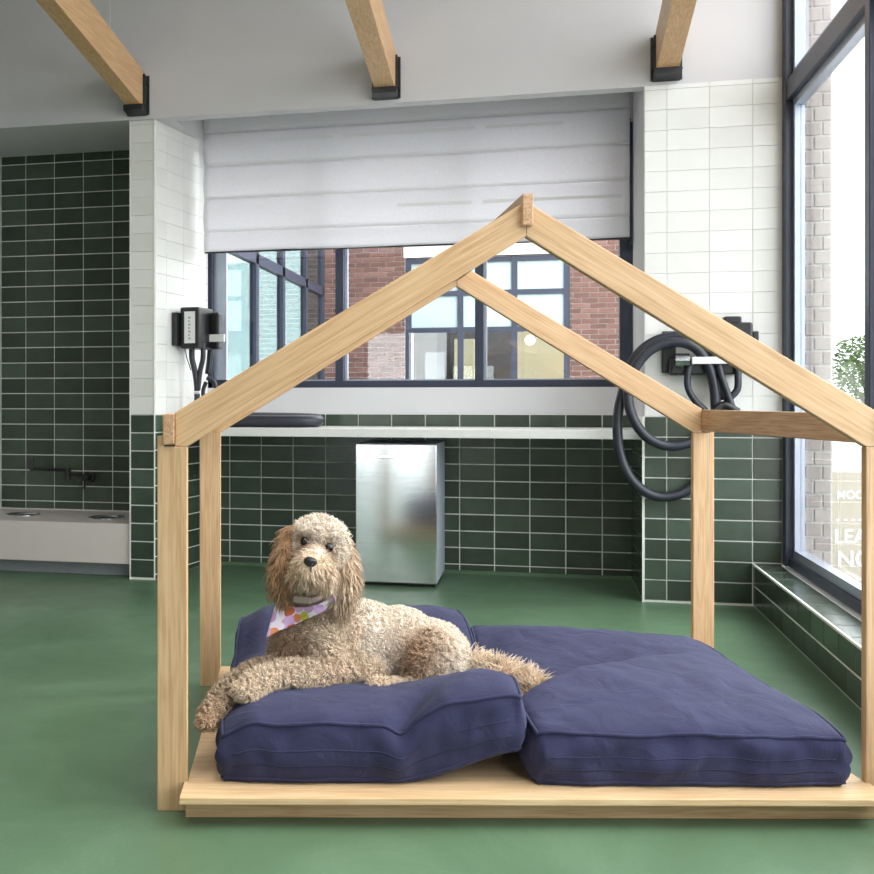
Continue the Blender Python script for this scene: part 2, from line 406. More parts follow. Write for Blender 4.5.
# piers: left, its return is a little splayed
LA, LB = (-2.42, NP + 0.03), (UL, NB)
LF = -2.588
bm = bmesh.new()
poly = [(LF, LA[1]), LA, LB, (LB[0] - 0.02, NB + 0.18), (LF, NB + 0.18)]
a = [bm.verts.new((x, y, 0)) for x, y in poly]; b_ = [bm.verts.new((x, y, HS)) for x, y in poly]
bm.faces.new(a); bm.faces.new(b_)
for i in range(5): bm.faces.new((a[i], a[(i + 1) % 5], b_[(i + 1) % 5], b_[i]))
pl = obj('wall_pier_left', bm, 'grout'); structure(pl)
lay(pl, (0, LA[1], 0), 0, [LF + 0.003, LA[0]], steps(0.0, HT, HT, 0.1170), 'tile_green')
lay(pl, (0, LA[1], 0), 0, [LF + 0.003, LA[0]], steps(HT, HS, HT, 0.1170), 'tile_white', gap=0.0014)
ang = math.atan2(LB[1] - LA[1], LB[0] - LA[0]); ln = math.hypot(LB[0] - LA[0], LB[1] - LA[1])
lay(pl, (LA[0], LA[1], 0), ang, steps(0.0, ln, 0.14, CP), steps(0.0, HT, HT, 0.1143), 'tile_green')
lay(pl, (LA[0], LA[1], 0), ang, steps(0.0, ln, 0.14, CP), steps(HT, HS, HT, 0.1143), 'tile_white', gap=0.0014)
obj('corner_trim', boxes((LF - 0.002, LF + 0.003, LA[1] - 0.010, LA[1] + 0.02, 0, HS), (LA[0] - 0.003, LA[0] + 0.003, LA[1] - 0.010, LA[1], 0, HS)), 'grout', pl)
# left niche with the drinking trough
NL = -3.90
wn = obj('wall_niche', boxes((NL - 0.2, LF, NB, NB + 0.18, 0, HS)), 'grout'); structure(wn)
lay(wn, (0, NB, 0), 0, steps(NL, LF, -3.472, CP), steps(0.36, HS, HT + 0.03, 0.1128), 'tile_green', gap=0.0075)
ws = obj('wall_left', boxes((NL - 0.2, NL, NP, NB, 0, HS)), 'plaster'); structure(ws)
wl = obj('wall_side', boxes((-5.2, -5.0, -2.6, NP, 0, 5.0), (-5.0, NL - 0.2, NP, NP + 0.1, 0, HS)), 'paint_dark'); structure(wl)
# bulkhead over everything, with its flat panel on the left
bk = obj('wall_bulkhead', boxes((-5.2, UL, NP, NB + 0.18, HS, 5.0), (UR, 1.45, NP, NB + 0.18, HS, 5.0), (UL, UR, NP, NP + 0.10, HS, 5.0), (UL, UR, NB, NB + 0.18, 2.96, 5.0), (UL, UR, NP + 0.1, NB, 3.32, 3.40)), 'paint_grey'); structure(bk)
obj('panel_trim', boxes((-5.0, -2.60, NP - 0.005, NP, HS, HS + 0.065), (-2.745, -2.715, NP - 0.005, NP, HS + 0.065, 5.0)), 'paint_grey', bk)
sl = 0.175
structure(obj('ceiling', boxes((-5.2, 1.45, -2.6, NP, 5.0, 5.15)), 'plaster'))
# wall behind the camera; glazed opening added to brighten the cabinet's reflection
wf = obj('wall_front', boxes((-5.2, -2.8, -2.6, -2.45, 0, 5.0), (-1.4, 1.45, -2.6, -2.45, 0, 5.0), (-2.8, -1.4, -2.6, -2.45, 2.3, 5.0)), 'plaster'); structure(wf)
dg_ = obj('door_added', boxes((-2.8, -2.74, -2.56, -2.49, 0, 2.3), (-1.46, -1.4, -2.56, -2.49, 0, 2.3), (-2.13, -2.07, -2.56, -2.49, 0.06, 2.24), (-2.74, -1.46, -2.56, -2.49, 2.24, 2.3), (-2.74, -1.46, -2.56, -2.49, 0.0, 0.06)), 'frame_dark'); structure(dg_, 'unseen glazed door added to brighten the cabinet reflection')
for a_, b_ in ((-2.74, -2.13), (-2.07, -1.46)): obj('pane', boxes((a_, b_, -2.53, -2.524, 0.06, 2.24)), 'glass', dg_)
structure(obj('ground_door_added', boxes((-14, 1.42, -14, -2.6, -0.12, -0.03)), 'pavement'))  # unseen ground laid outside the added door

# ------------------------------------------------------------------ right window wall
US = 1.168
pw = obj('wall_right', boxes((US, 1.42, -2.45, NP, 0, 0.228), (1.32, 1.42, -2.45, NP, 4.3, 5.0), (1.32, 1.42, -2.45, 0.325, 0.228, 4.3)), 'plaster'); structure(pw)
obj('grout_bed', boxes((US - 0.003, US, -2.4, NP, 0, 0.231), (US - 0.003, 1.312, -2.4, NP, 0.228, 0.231)), 'grout', pw)
lay(pw, (US - 0.003, NP - 0.004, 0), -math.pi / 2, steps(0.0, 6.0, 0.03, CP), [0.0, 0.115, 0.231], 'tile_green', shift=CP / 2, gap=0.010, t=0.003)
lay(pw, (US - 0.003, NP - 0.004, 0.231), -math.pi / 2, steps(0.0, 6.0, 0.03, CP), [0.0, 1.312 - US], 'tile_green', gap=0.009, rx=-math.pi / 2, t=0.003)
obj('edge_trim', boxes((US - 0.014, US - 0.004, -2.4, NP, 0.231, 0.242)), 'grout', pw)
w2 = obj('window_2', boxes((1.312, 1.402, NP - 0.085, NP, 0.24, 4.3)), 'frame_dark', bevel=0.004); structure(w2, 'tall dark metal framed street window')
MU = [4.80, 3.32, 1.84, 0.36]
for n in MU: obj('mullion', boxes((1.312, 1.402, n - 0.035, n + 0.035, 0.24, 4.3)), 'frame_dark', w2, bevel=0.004)
obj('bottom_rail', boxes((1.330, 1.402, 0.325, NP - 0.08, 0.241, 0.288)), 'frame_dark', w2, bevel=0.004)
obj('transom', boxes((1.318, 1.402, 0.325, NP - 0.08, 2.815, 2.925)), 'frame_dark', w2, bevel=0.004)
e = [NP - 0.085] + [n + d for n in MU for d in (0.035, -0.035)][:-1]
for k in range(0, len(e) - 1, 2):
    hi_, lo_ = e[k], e[k + 1]
    for z0, z1 in ((0.285, 2.815), (2.925, 4.3)):
        s = obj('sash', boxes((1.350, 1.40, hi_ - 0.045, hi_, z0, z1), (1.350, 1.40, lo_, lo_ + 0.03, z0, z1), (1.350, 1.40, lo_ + 0.03, hi_ - 0.045, z0, z0 + 0.05), (1.350, 1.40, lo_ + 0.03, hi_ - 0.045, z1 - 0.04, z1)), 'frame_alu', w2)
        obj('pane', boxes((1.378, 1.384, lo_ + 0.03, hi_ - 0.045, z0 + 0.05, z1 - 0.04)), 'glass', s)

# ------------------------------------------------------------------ back window
w1 = obj('window_1', boxes((UL, UL + 0.03, NB + 0.02, NB + 0.12, 1.245, 2.96), (0.497, UR, NB + 0.02, NB + 0.12, 1.245, 2.96), (UL, UR, NB + 0.02, NB + 0.12, 1.245, 1.292)), 'frame_dark'); structure(w1, 'wide dark framed window onto the courtyard')
for x in (-1.352, -0.402): obj('mullion', boxes((x - 0.028, x + 0.028, NB + 0.02, NB + 0.12, 1.292, 2.96)), 'frame_dark', w1)
for k, (x0, x1) in enumerate(((UL + 0.03, -1.38), (-1.324, -0.43), (-0.374, 0.497))):
    s = obj('sash', boxes((x0, x0 + (0.09 if k == 0 else 0.02), NB + 0.07, NB + 0.115, 1.292, 2.96), (x0 + 0.02, x1, NB + 0.07, NB + 0.115, 1.292, 1.302)), 'frame_alu', w1)
    obj('pane', boxes((x0 + 0.02, x1, NB + 0.09, NB + 0.096, 1.302, 2.96)), 'glass', s)
structure(obj('trim_1', boxes((UL - 0.01, UL + 0.004, NB - 0.02, NB + 0.02, 1.245, HS), (UR - 0.05, UR - 0.02, NB - 0.06, NB - 0.02, 2.15, HS)), 'black_steel'))

# ------------------------------------------------------------------ roof beams and their shoes
def beam(u0, u1, label, sgn):
    z0 = 3.02; L = 7.2
    t = thing('ceiling_beam', label, 'beam', ((u0 + u1) / 2, NP, z0), 0, 'timber ceiling beams')
    w = u1 - u0
    def slanted(y0, y1, x0, x1, za, zb):
        bm = bmesh.new()
        ps = [(-y0, za + sl * y0), (-y1, za + sl * y1), (-y1, zb + sl * y1), (-y0, zb + sl * y0)]
        A = [bm.verts.new((x0, y, z)) for y, z in ps]; B = [bm.verts.new((x1, y, z)) for y, z in ps]
        bm.faces.new(A); bm.faces.new(B)
        for i in range(4): bm.faces.new((A[i], A[(i + 1) % 4], B[(i + 1) % 4], B[i]))
        return bm
    obj('timber', slanted(0.006, L, -w / 2, w / 2, 0, 0.235), 'fir_beam', t, bevel=0.003)
    sh = obj('beam_shoe', slanted(0.0, 0.10, -w / 2 - 0.012, w / 2 + 0.012, -0.035, 0.0), 'black_steel', t)
    for x in (-w / 2 - 0.012, w / 2): obj('cheek_plate', slanted(0.0, 0.055, x, x + 0.012, 0.0, 0.21), 'black_steel', sh)
    obj('back_plate', boxes((-w / 2 - 0.025, w / 2 + 0.025, -0.008, 0.0, -0.03, 0.22)), 'black_steel', sh)
    for x in (-w / 2 - 0.018, w / 2 + 0.018):
        for z in (0.03, 0.16):
            obj('bolt', lathe(bmesh.new(), [(0.009, -0.006), (0.009, 0.006)], (x, -0.02, z), 8), 'black_steel', sh)
beam(-2.572, -2.470, 'pale timber ceiling beam ending above the left pier beside the tiled niche', -1)
beam(-0.977, -0.853, 'pale timber ceiling beam ending above the white blind', -1)
beam(0.637, 0.759, 'pale timber ceiling beam ending above the white tiled pier by the street window', 1)

# ------------------------------------------------------------------ blind
bl = thing('roman_blind', 'white translucent roman blind half lowered over the courtyard window', 'blind', (-0.86, 7.0, 2.19))
BX0, BX1 = -2.275 + 0.86, 0.545 + 0.86
folds = [0.0, 0.135, 0.365, 0.595, 0.825, 1.06]
for i in range(5):
    z0, z1 = folds[i], folds[i + 1]
    bm = bmesh.new(); nx, nz = 60, 8; V = []
    for k in range(nz + 1):
        row = []
        for j in range(nx + 1):
            x = BX0 + (BX1 - BX0) * j / nx; h = k / nz
            y = -0.022 * math.sin(math.pi * h) * (1 if i else 0.6) + 0.006 * noise.noise((x * 2, i * 3.1, h)) - 0.010 * (1 - h)
            dz = -0.012 * abs(noise.noise((x * 1.2, 7.7, 0))) if (i == 0 and k == 0) else 0
            row.append(bm.verts.new((x, y, z0 + (z1 - z0) * h + dz)))
        V.append(row)
    for k in range(nz):
        for j in range(nx): bm.faces.new((V[k][j], V[k][j + 1], V[k + 1][j + 1], V[k + 1][j]))
    o = obj('fabric_fold', bm, 'blind_cloth', bl, smooth=True)
    md = o.modifiers.new('thick', 'SOLIDIFY'); md.thickness = 0.002
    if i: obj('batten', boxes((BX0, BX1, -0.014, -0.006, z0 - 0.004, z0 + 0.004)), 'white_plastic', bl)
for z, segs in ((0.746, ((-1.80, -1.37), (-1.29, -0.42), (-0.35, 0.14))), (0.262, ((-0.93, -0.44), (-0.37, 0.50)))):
    for a_, b_ in segs: obj('light_streak', boxes((a_ + 0.86, b_ + 0.86, -0.034, -0.028, z - 0.010, z + 0.010)), 'white_plastic', bl)  # white strips standing in for streaks of light across the blind
obj('bottom_bar', boxes((BX0, BX1, -0.002, 0.008, -0.012, 0.004)), 'black_steel', bl)
obj('head_rail', boxes((BX0, BX1, -0.02, 0.03, 1.06, 1.10)), 'white_plastic', bl)

# ------------------------------------------------------------------ counter, cabinet, trough
ct = obj('counter_shelf', boxes((UL - 0.03, UR - 0.008, 6.43, NB - 0.015, 0.930, 0.983)), 'quartz', bevel=0.003)
tag(ct, 'long white stone counter shelf fixed between the tiled piers', 'counter')
c = thing('steel_cabinet', 'brushed stainless steel cabinet standing under the white counter shelf', 'cabinet', (-0.877, 6.52, 0))
obj('body', boxes((-0.252, 0.252, 0.022, 0.575, 0.025, 0.888)), 'alu_panel', c, bevel=0.003)
d = obj('door', boxes((-0.252, 0.252, 0.0, 0.020, 0.025, 0.885)), 'stainless', c, bevel=0.004)
obj('handle', boxes((-0.105, 0.105, -0.022, -0.012, 0.796, 0.812), (-0.10, -0.085, -0.014, 0.0, 0.798, 0.810), (0.085, 0.10, -0.014, 0.0, 0.798, 0.810)), 'steel_bright', d, bevel=0.002)
obj('plinth', boxes((-0.24, 0.24, 0.05, 0.56, 0.0, 0.025)), 'black_plastic', c)

t = thing('drinking_trough', 'pinkish white wall trough with two sunken bowls in the dark tiled niche', 'trough', (-3.25, 6.42, 0))
TL, TR = NL + 3.25 + 0.002, LF + 3.25 - 0.012
bc = [(-3.536 + 3.25, 0.35), (-2.894 + 3.25, 0.315)]
bm = boxes((TL, TR, 0, 0.705, 0.095, 0.355))
body = obj('body', bm, 'trough_white', t)
obj('kick_panel', boxes((TL, TR, 0.12, 0.70, 0.0, 0.095)), 'kick_grey', t)
for x, y in bc:
    o = obj('bowl', lathe(bmesh.new(), [(0.118, -0.006), (0.124, 0.002), (0.120, 0.005), (0.108, 0.002), (0.10, -0.03), (0.07, -0.055), (0.0005, -0.06)], (x, y, 0.357)), 'steel_bright', t, smooth=True)
    cut = bpy.data.objects.new('cut', None)
    bpy.data.objects.remove(cut)
# the holes the bowls hang in
def cut_holes(o, holes):
    bmc = bmesh.new()
    for x, y in holes: lathe(bmc, [(0.117, -0.07), (0.117, 0.05)], (x, y, 0.355), 28)
    bmesh.ops.recalc_face_normals(bmc, faces=bmc.faces)
    mc = bpy.data.meshes.new('cutter'); bmc.to_mesh(mc); bmc.free()
    co = bpy.data.objects.new('cutter', mc); COL.objects.link(co); co.parent = o.parent
    md = o.modifiers.new('holes', 'BOOLEAN'); md.operation = 'DIFFERENCE'; md.object = co; md.solver = 'EXACT'
    bpy.context.view_layer.update()
    dg = bpy.context.evaluated_depsgraph_get()
    me = bpy.data.meshes.new_from_object(o.evaluated_get(dg))
    o.modifiers.clear(); o.data = me
    bpy.data.objects.remove(co)
cut_holes(body, bc)
p = thing('pot_filler_tap', 'black jointed pot filler tap on the dark tiles above the trough', 'tap', (-3.18, NB - 0.012, 0.60))
obj('wall_flange', tube(bmesh.new(), [Vector((0, 0, 0)), Vector((0, -0.03, 0))], 0.038, 14), 'black_plastic', p)
obj('valve_body', tube(bmesh.new(), [Vector((0, -0.02, 0)), Vector((0, -0.11, 0))], 0.024, 12), 'black_plastic', p)
obj('lever', tube(bmesh.new(), [Vector((0, -0.10, 0.0)), Vector((0.01, -0.12, -0.05)), Vector((0.0, -0.13, -0.075))], 0.010, 8), 'black_plastic', p)
obj('arm', tube(bmesh.new(), [Vector((0, -0.07, 0.012)), Vector((-0.135, -0.09, 0.022))], 0.013, 10), 'black_plastic', p)
obj('joint', tube(bmesh.new(), [Vector((-0.135, -0.09, -0.02)), Vector((-0.135, -0.09, 0.07))], 0.019, 12), 'black_plastic', p)
sp = obj('spout', tube(bmesh.new(), [Vector((-0.135, -0.09, 0.052)), Vector((-0.42, -0.12, 0.062))], 0.012, 10), 'black_plastic', p)
obj('spout_valve', tube(bmesh.new(), [Vector((-0.405, -0.12, 0.045)), Vector((-0.405, -0.12, 0.14))], 0.013, 10), 'black_plastic', sp)
obj('valve_lever', tube(bmesh.new(), [Vector((-0.43, -0.12, 0.06)), Vector((-0.43, -0.12, 0.125))], 0.006, 8), 'black_plastic', sp)

# ------------------------------------------------------------------ wall dryers and hoses
def local_pts(root, px):
    """points measured as (px, py, n) expressed from the thing's base"""
    return [on_n(a, b, n) - Vector(root.location) for a, b, n in px]
def wire(name, mat, parent, root, pts, r, seg=10, k=6):
    return obj(name, tube(bmesh.new(), catmull(local_pts(root, pts), k), r, seg), mat, parent, smooth=True)
base = on_n(700, 372, 6.34)
dr = thing('pet_dryer', 'black wall dryer with big looped hoses on the tiled pier beside the street window', 'pet dryer', base)
dr.location = base
def rbox(name, x0, y0, x1, y1, n0, n1, mat, parent, root, bev=0.006):
    A = on_n(x0, y1, n0) - Vector(root.location); B = on_n(x1, y0, n0) - Vector(root.location)
    return obj(name, boxes((A.x, B.x, n0 - root.location.y, n1 - root.location.y, A.z, B.z)), mat, parent, bevel=bev)
NF = NP - 0.014
rbox('mounting_plate', 662, 331, 676, 373, NF - 0.02, NF, 'black_plastic', dr, dr)
rbox('lower_body', 670, 358, 742, 375, NF - 0.09, NF, 'black_plastic', dr, dr, 0.012)
rbox('motor_box', 726, 322, 753, 362, NF - 0.14, NF, 'black_plastic', dr, dr, 0.012)
rbox('motor_lid', 724, 316, 742, 324, NF - 0.12, NF - 0.02, 'black_plastic', dr, dr, 0.01)
rbox('side_plate', 753, 331, 759, 372, NF - 0.03, NF, 'black_plastic', dr, dr)
cyl = on_n(675, 360, NF - 0.11) - base; cy2 = on_n(689, 360, NF - 0.11) - base
obj('filter_can', tube(bmesh.new(), [cyl, cy2], 0.038, 18), 'stainless', dr, smooth=False)
rbox('white_rod', 692, 356.5, 737, 364, NF - 0.155, NF - 0.135, 'white_plastic', dr, dr, 0.003)
wire('elbow_pipe', 'rubber', dr, dr, [(692, 362, 6.27), (688, 372, 6.26), (688, 388, 6.26), (696, 402, 6.26), (706, 411, 6.26)], 0.019)
wire('elbow_pipe', 'rubber', dr, dr, [(737, 364, 6.27), (738, 376, 6.26), (737, 390, 6.26), (728, 400, 6.26), (722, 412, 6.26)], 0.019)
wire('elbow_pipe', 'rubber', dr, dr, [(718, 358, 6.25), (721, 375, 6.23), (728, 395, 6.23), (733, 410, 6.23)], 0.019)
wire('nozzle', 'black_plastic', dr, dr, [(714, 412, 6.22), (724, 405, 6.22), (738, 412, 6.22)], 0.022)
wire('hose_coil', 'rubber', dr, dr, [(716, 412, 6.25), (714, 385, 6.25), (706, 360, 6.25), (690, 345, 6.25), (668, 343, 6.25), (648, 352, 6.25), (633, 372, 6.25), (628, 396, 6.25), (634, 420, 6.25), (648, 438, 6.25), (668, 446, 6.26), (688, 443, 6.27), (701, 434, 6.28), (707, 415, 6.29)], 0.028, 14, 8)
wire('hose_coil', 'rubber', dr, dr, [(722, 400, 6.31), (719, 370, 6.31), (708, 348, 6.31), (690, 338, 6.31), (668, 337, 6.31), (648, 345, 6.31), (634, 360, 6.31), (625, 385, 6.30), (618, 415, 6.30), (619, 448, 6.30), (628, 474, 6.30), (644, 491, 6.30), (664, 497, 6.31), (688, 490, 6.32), (702, 470, 6.32), (707, 440, 6.32)], 0.028, 14, 8)

# left dryer stands off the splayed return
db = on_n(188, 345, 6.75)
dl = thing('pet_dryer', 'black wall dryer unit with white label plate on the left white pier', 'pet dryer', db)
dl.location = db; dl.rotation_euler = (0, 0, 0)
ux = (LB[0] - LA[0]) / ln; uy = (LB[1] - LA[1]) / ln
def lbox(name, s0, s1, o0, o1, z0, z1, mat, parent, bev=0.005):
    """box on the return: s along the wall, o out from it"""
    bm = bmesh.new(); M = Matrix(((ux, uy, 0, LA[0]), (uy, -ux, 0, LA[1]), (0, 0, 1, 0), (0, 0, 0, 1)))
    box(bm, s0, s1, o0, o1, z0, z1, Matrix.Translation(-db) @ M)
    return obj(name, bm, mat, parent, bevel=bev)
lbox('mounting_plate', 0.20, 0.44, 0.010, 0.05, 1.52, 1.74, 'black_plastic', dl)
lbox('motor_box', 0.24, 0.46, 0.05, 0.19, 1.50, 1.775, 'black_plastic', dl, 0.012)
lb = lbox('label_plate', 0.237, 0.240, 0.085, 0.165, 1.535, 1.745, 'white_plastic', dl, 0.001)
for i in range(7): lbox('print_mark', 0.2362, 0.2372, 0.115, 0.115 + (0.012 if i % 2 else 0.018), 1.56 + i * 0.023, 1.572 + i * 0.023, 'kick_grey', lb, 0)
lbox('side_canister', 0.40, 0.47, 0.19, 0.255, 1.50, 1.75, 'black_plastic', dl, 0.015)
lbox('white_rod', 0.395, 0.415, 0.175, 0.30, 1.55, 1.60, 'white_plastic', dl, 0.003)
wire('hose', 'rubber', dl, dl, [(192, 343, 6.70), (192, 358, 6.70), (195, 372, 6.70), (197, 388, 6.70), (197, 406, 6.70)], 0.020)
wire('hose', 'rubber', dl, dl, [(203, 343, 6.70), (203, 358, 6.70), (200, 372, 6.70), (198, 390, 6.70)], 0.018)
wire('hose', 'rubber', dl, dl, [(211, 343, 6.84), (210, 358, 6.84), (208, 374, 6.84)], 0.022)
wire('coiled_hose', 'rubber', dl, dl, [(207, 378, 6.8), (214, 382, 6.8), (216, 390, 6.8), (212, 397, 6.8), (205, 399, 6.8), (203, 391, 6.8), (206, 382, 6.8)], 0.014)
wire('clip', 'white_plastic', dl, dl, [(194, 392.5, 6.68), (200, 392.5, 6.68)], 0.010)
wire('cord', 'black_plastic', dl, dl, [(184, 345, 6.66), (187, 358, 6.66), (191, 370, 6.68)], 0.003)
ho = thing('nozzle_hose', 'short black rubber hose lying in a flat loop on the white counter', 'hose', (-1.75, 6.72, 0.983))
hp = [(-0.52, -0.10, 0.041), (-0.3, -0.14, 0.041), (0.0, -0.13, 0.041), (0.24, -0.11, 0.041), (0.34, -0.03, 0.043), (0.28, 0.06, 0.05), (0.0, 0.09, 0.055), (-0.3, 0.08, 0.055), (-0.5, 0.07, 0.05)]
obj('hose_length', tube(bmesh.new(), catmull(hp, 7), 0.040, 14), 'rubber', ho, smooth=True)
obj('end_cuff', tube(bmesh.new(), [Vector((-0.49, 0.07, 0.04)), Vector((-0.54, 0.07, 0.04))], 0.038, 14), 'black_plastic', ho)

# ================================================================== THE DOG HOUSE
HZ = math.radians(12.99)
H0 = Vector((-1.054, 2.81, 0))
house = thing('dog_house', 'open oak timber frame dog house with gabled outline and plywood platform', 'dog house', H0, HZ)
HW, PW, PD, HD = 2.079, 0.085, 0.028, 1.295
xm = HW / 2
z_in, z_eo, ap_o, ap_i = 1.0285, 1.095, 1.7195, 1.6205
for y in (0.0, HD):
    for m in (0, 1):
        fx = (lambda x: HW - x) if m else (lambda x: x)
        pol = [(0, 0), (PW, 0), (PW, z_in), (0.017, z_in), (0.017, z_in + 0.03), (0, z_in + 0.03)]
        obj('post', prism_y(bmesh.new(), [(fx(x), z) for x, z in pol], y, y + PD), 'oak_post', house, bevel=0.003)
        k = (ap_o - z_eo) / xm; ki = (ap_i - z_in) / (xm - PW)
        pol = [(0.050, z_in), (PW, z_in), (xm, ap_i), (xm, ap_o), (0.050, z_eo + k * 0.050)]
        obj('rafter', prism_y(bmesh.new(), [(fx(x), z) for x, z in pol], y, y + PD), 'oak_down' if m else 'oak_up', house, bevel=0.003)
for x0 in (0.0172, HW - 0.0498): obj('eave_rail', boxes((x0, x0 + 0.0326, -0.016, HD + PD + 0.016, z_in + 0.006, z_in + 0.092)), 'oak_y', house, bevel=0.003)
obj('ridge_rail', boxes((xm - 0.014, xm + 0.016, -0.022, HD + PD + 0.022, 1.648, 1.737)), 'oak_y', house, bevel=0.003)
obj('base_rail', boxes((PW, HW - PW, -0.045, 0.0, 0.0, 0.0665)), 'oak_x', house, bevel=0.002)
obj('base_rail', boxes((PW, HW - PW, HD, HD + 0.045, 0.0, 0.0665)), 'oak_x', house, bevel=0.002)
for x0 in (PW + 0.002, HW - PW - 0.047): obj('side_rail', boxes((x0, x0 + 0.045, 0.0, HD, 0.0, 0.0665)), 'oak_y', house, bevel=0.002)
obj('platform_board', boxes((PW - 0.008, HW - PW + 0.008, -0.128, -0.001, 0.0667, 0.0847), (PW + 0.001, HW - PW - 0.001, -0.001, HD - 0.01, 0.0667, 0.0847)), 'oak_ply', house, bevel=0.0015)

# ------------------------------------------------------------------ cushions (house coordinates)
PZ = 0.0855
def smooth01(x): x = max(0.0, min(1.0, x)); return x * x * (3 - 2 * x)
def cushion(label, x0, x1, y0, y1, tfun, lift, seed):
    root = thing('floor_cushion', label, 'cushion', H0 + Matrix.Rotation(HZ, 3, 'Z') @ Vector(((x0 + x1) / 2, (y0 + y1) / 2, PZ)), HZ, 'navy cushions in the dog house')
    nx, ny, nz = 84, 100, 12; W, D = x1 - x0, y1 - y0
    cx, cy = (x0 + x1) / 2, (y0 + y1) / 2
    def outline(s, t):
        u, v = 2 * s - 1, 2 * t - 1
        kx = 0.030 * abs(v) ** 4; ky = 0.022 * abs(u) ** 4
        return (u * (1 - kx) * W / 2, v * (1 - ky) * D / 2)
    bm = bmesh.new(); top = []; bot = []
    for j in range(ny + 1):
        rt, rb = [], []
        for i in range(nx + 1):
            s, t = i / nx, j / ny; x, y = outline(s, t)
            X, Y = x + cx, y + cy
            e = 0.05 * math.exp(-min(s, 1 - s) / 0.012) + 0.05 * math.exp(-min(t, 1 - t) / 0.012)
            z = tfun(X, Y, s, t) + lift(X, Y, s, t) - 0.16 * e
            z += 0.010 * noise.noise((X * 5 + seed, Y * 5, 0.3)) + 0.004 * noise.noise((X * 16 + seed, Y * 11, 2.3))
            rt.append(bm.verts.new((x, y, z))); rb.append(None)
        top.append(rt)
    per = [(i, 0) for i in range(nx)] + [(nx, j) for j in range(ny)] + [(i, ny) for i in range(nx, 0, -1)] + [(0, j) for j in range(ny, 0, -1)]
    for j in range(ny):
        for i in range(nx): bm.faces.new((top[j][i], top[j][i + 1], top[j + 1][i + 1], top[j + 1][i]))
    rings = [[top[j][i] for i, j in per]]
    for k in range(1, nz + 1):
        h = k / nz; ring = []
        for q, (i, j) in enumerate(per):
            s, t = i / nx, j / ny; x, y = outline(s, t); zt = top[j][i].co.z; zb = lift(x + cx, y + cy, s, t)
            nxv = (-1 if i == 0 else 1 if i == nx else 0); nyv = (-1 if j == 0 else 1 if j == ny else 0)
            L = math.hypot(nxv, nyv) or 1
            c = q * 0.022
            along = s * W if nyv else t * D
            wr = 0.030 * noise.noise((along * 7 + seed, h * 1.6, nxv * 3 + nyv * 7)) + 0.010 * noise.noise((along * 17 + seed, h * 2.4, 4 + nxv * 3 + nyv * 7))
            b = 0.018 * math.sin(math.pi * h) + wr * math.sin(math.pi * h) ** 0.5 - 0.010 * h * h
            edge = 1.0
            ring.append(bm.verts.new((x + nxv / L * b, y + nyv / L * b, zt + (zb - zt) * h)))
        rings.append(ring)
    n = len(per)
    for A, B in zip(rings, rings[1:]):
        for q in range(n): bm.faces.new((A[q], B[q], B[(q + 1) % n], A[(q + 1) % n]))
    cv = bm.verts.new((0, 0, lift(cx, cy, 0.5, 0.5) + 0.001))
    for q in range(n): bm.faces.new((rings[-1][q], cv, rings[-1][(q + 1) % n]))
    saved = [[Vector(v.co) for v in r] for r in rings]
    def rpts(k): return saved[k]
    seams = [(rpts(0), 0.0058, 'canvas', 'piping'), (rpts(nz - 1), 0.0045, 'canvas', 'piping')]
    body = obj('cover', bm, 'canvas', root, smooth=True)
    for pts, r, mt, nm in seams:
        obj(nm, tube(bmesh.new(), pts, r, 6, closed=True), mt, body, smooth=True)
    for kk, rr, mm in ((5, 0.0022, 'canvas'), (8, 0.0022, 'dark_seam')):
        front = [p for p, (i, j) in zip(rpts(kk), per) if j == 0 and 2 < i < nx - 2]
        obj('zip_seam', tube(bmesh.new(), front, rr, 5), mm, body, smooth=True)
    return root

def t_left(X, Y, s, t):
    puff = (1 - (2 * s - 1) ** 4) * (1 - (2 * t - 1) ** 6)
    z = 0.175 + 0.035 * puff
    z += 0.085 * smooth01((t - 0.62) / 0.3)                     # back end pushed up behind the dog
    z -= 0.050 * math.exp(-(((X - 0.62) / 0.30) ** 2 + ((Y - 0.55) / 0.25) ** 2))
    # fold running back from the front edge
    ax, ay, bx, by = 0.70, 0.0, 0.90, 0.36
    L = math.hypot(bx - ax, by - ay); q = ((X - ax) * (bx - ax) + (Y - ay) * (by - ay)) / L / L
    d = ((X - ax) * (by - ay) - (Y - ay) * (bx - ax)) / L
    f = smooth01(1.2 - q) if q > 0.2 else 1.0
    z -= 0.030 * f * math.exp(-(d / 0.028) ** 2)
    z += 0.030 * f * math.exp(-((d - 0.10) / 0.08) ** 2)
    z -= 0.03 * smooth01((0.12 - s) / 0.12)
    return z
def l_left(X, Y, s, t):
    return 0.085 * smooth01((s - 0.55) / 0.45) ** 1.3 * smooth01((0.55 - t) / 0.5)
def t_right(X, Y, s, t):
    puff = (1 - (2 * s - 1) ** 4) * (1 - (2 * t - 1) ** 4)
    z = 0.150 + 0.055 * puff + 0.070 * smooth01((t - 0.7) / 0.3) * (1 - 0.8 * s)
    ax, ay, bx, by = 1.05, 0.20, 1.80, 0.74
    L = math.hypot(bx - ax, by - ay); q = ((X - ax) * (bx - ax) + (Y - ay) * (by - ay)) / L / L
    d = (-(X - ax) * (by - ay) + (Y - ay) * (bx - ax)) / L      # positive towards the back left
    f = smooth01((1.05 - q) / 0.75)
    if d > 0: z -= 0.115 * f * math.exp(-d / 0.24) * smooth01(d / 0.018)
    else: z += 0.035 * f * math.exp(d / 0.14) - 0.012 * f * math.exp(d / 0.012)
    return z
cushion('navy canvas floor cushion under the curly dog, its front creased', 0.172, 1.035, -0.025, 1.20, t_left, l_left, 1.0)
cushion('navy canvas floor cushion with a deep diagonal fold beside the dog', 1.052, 1.930, -0.045, 1.10, t_right, lambda *a: 0.0, 9.0)

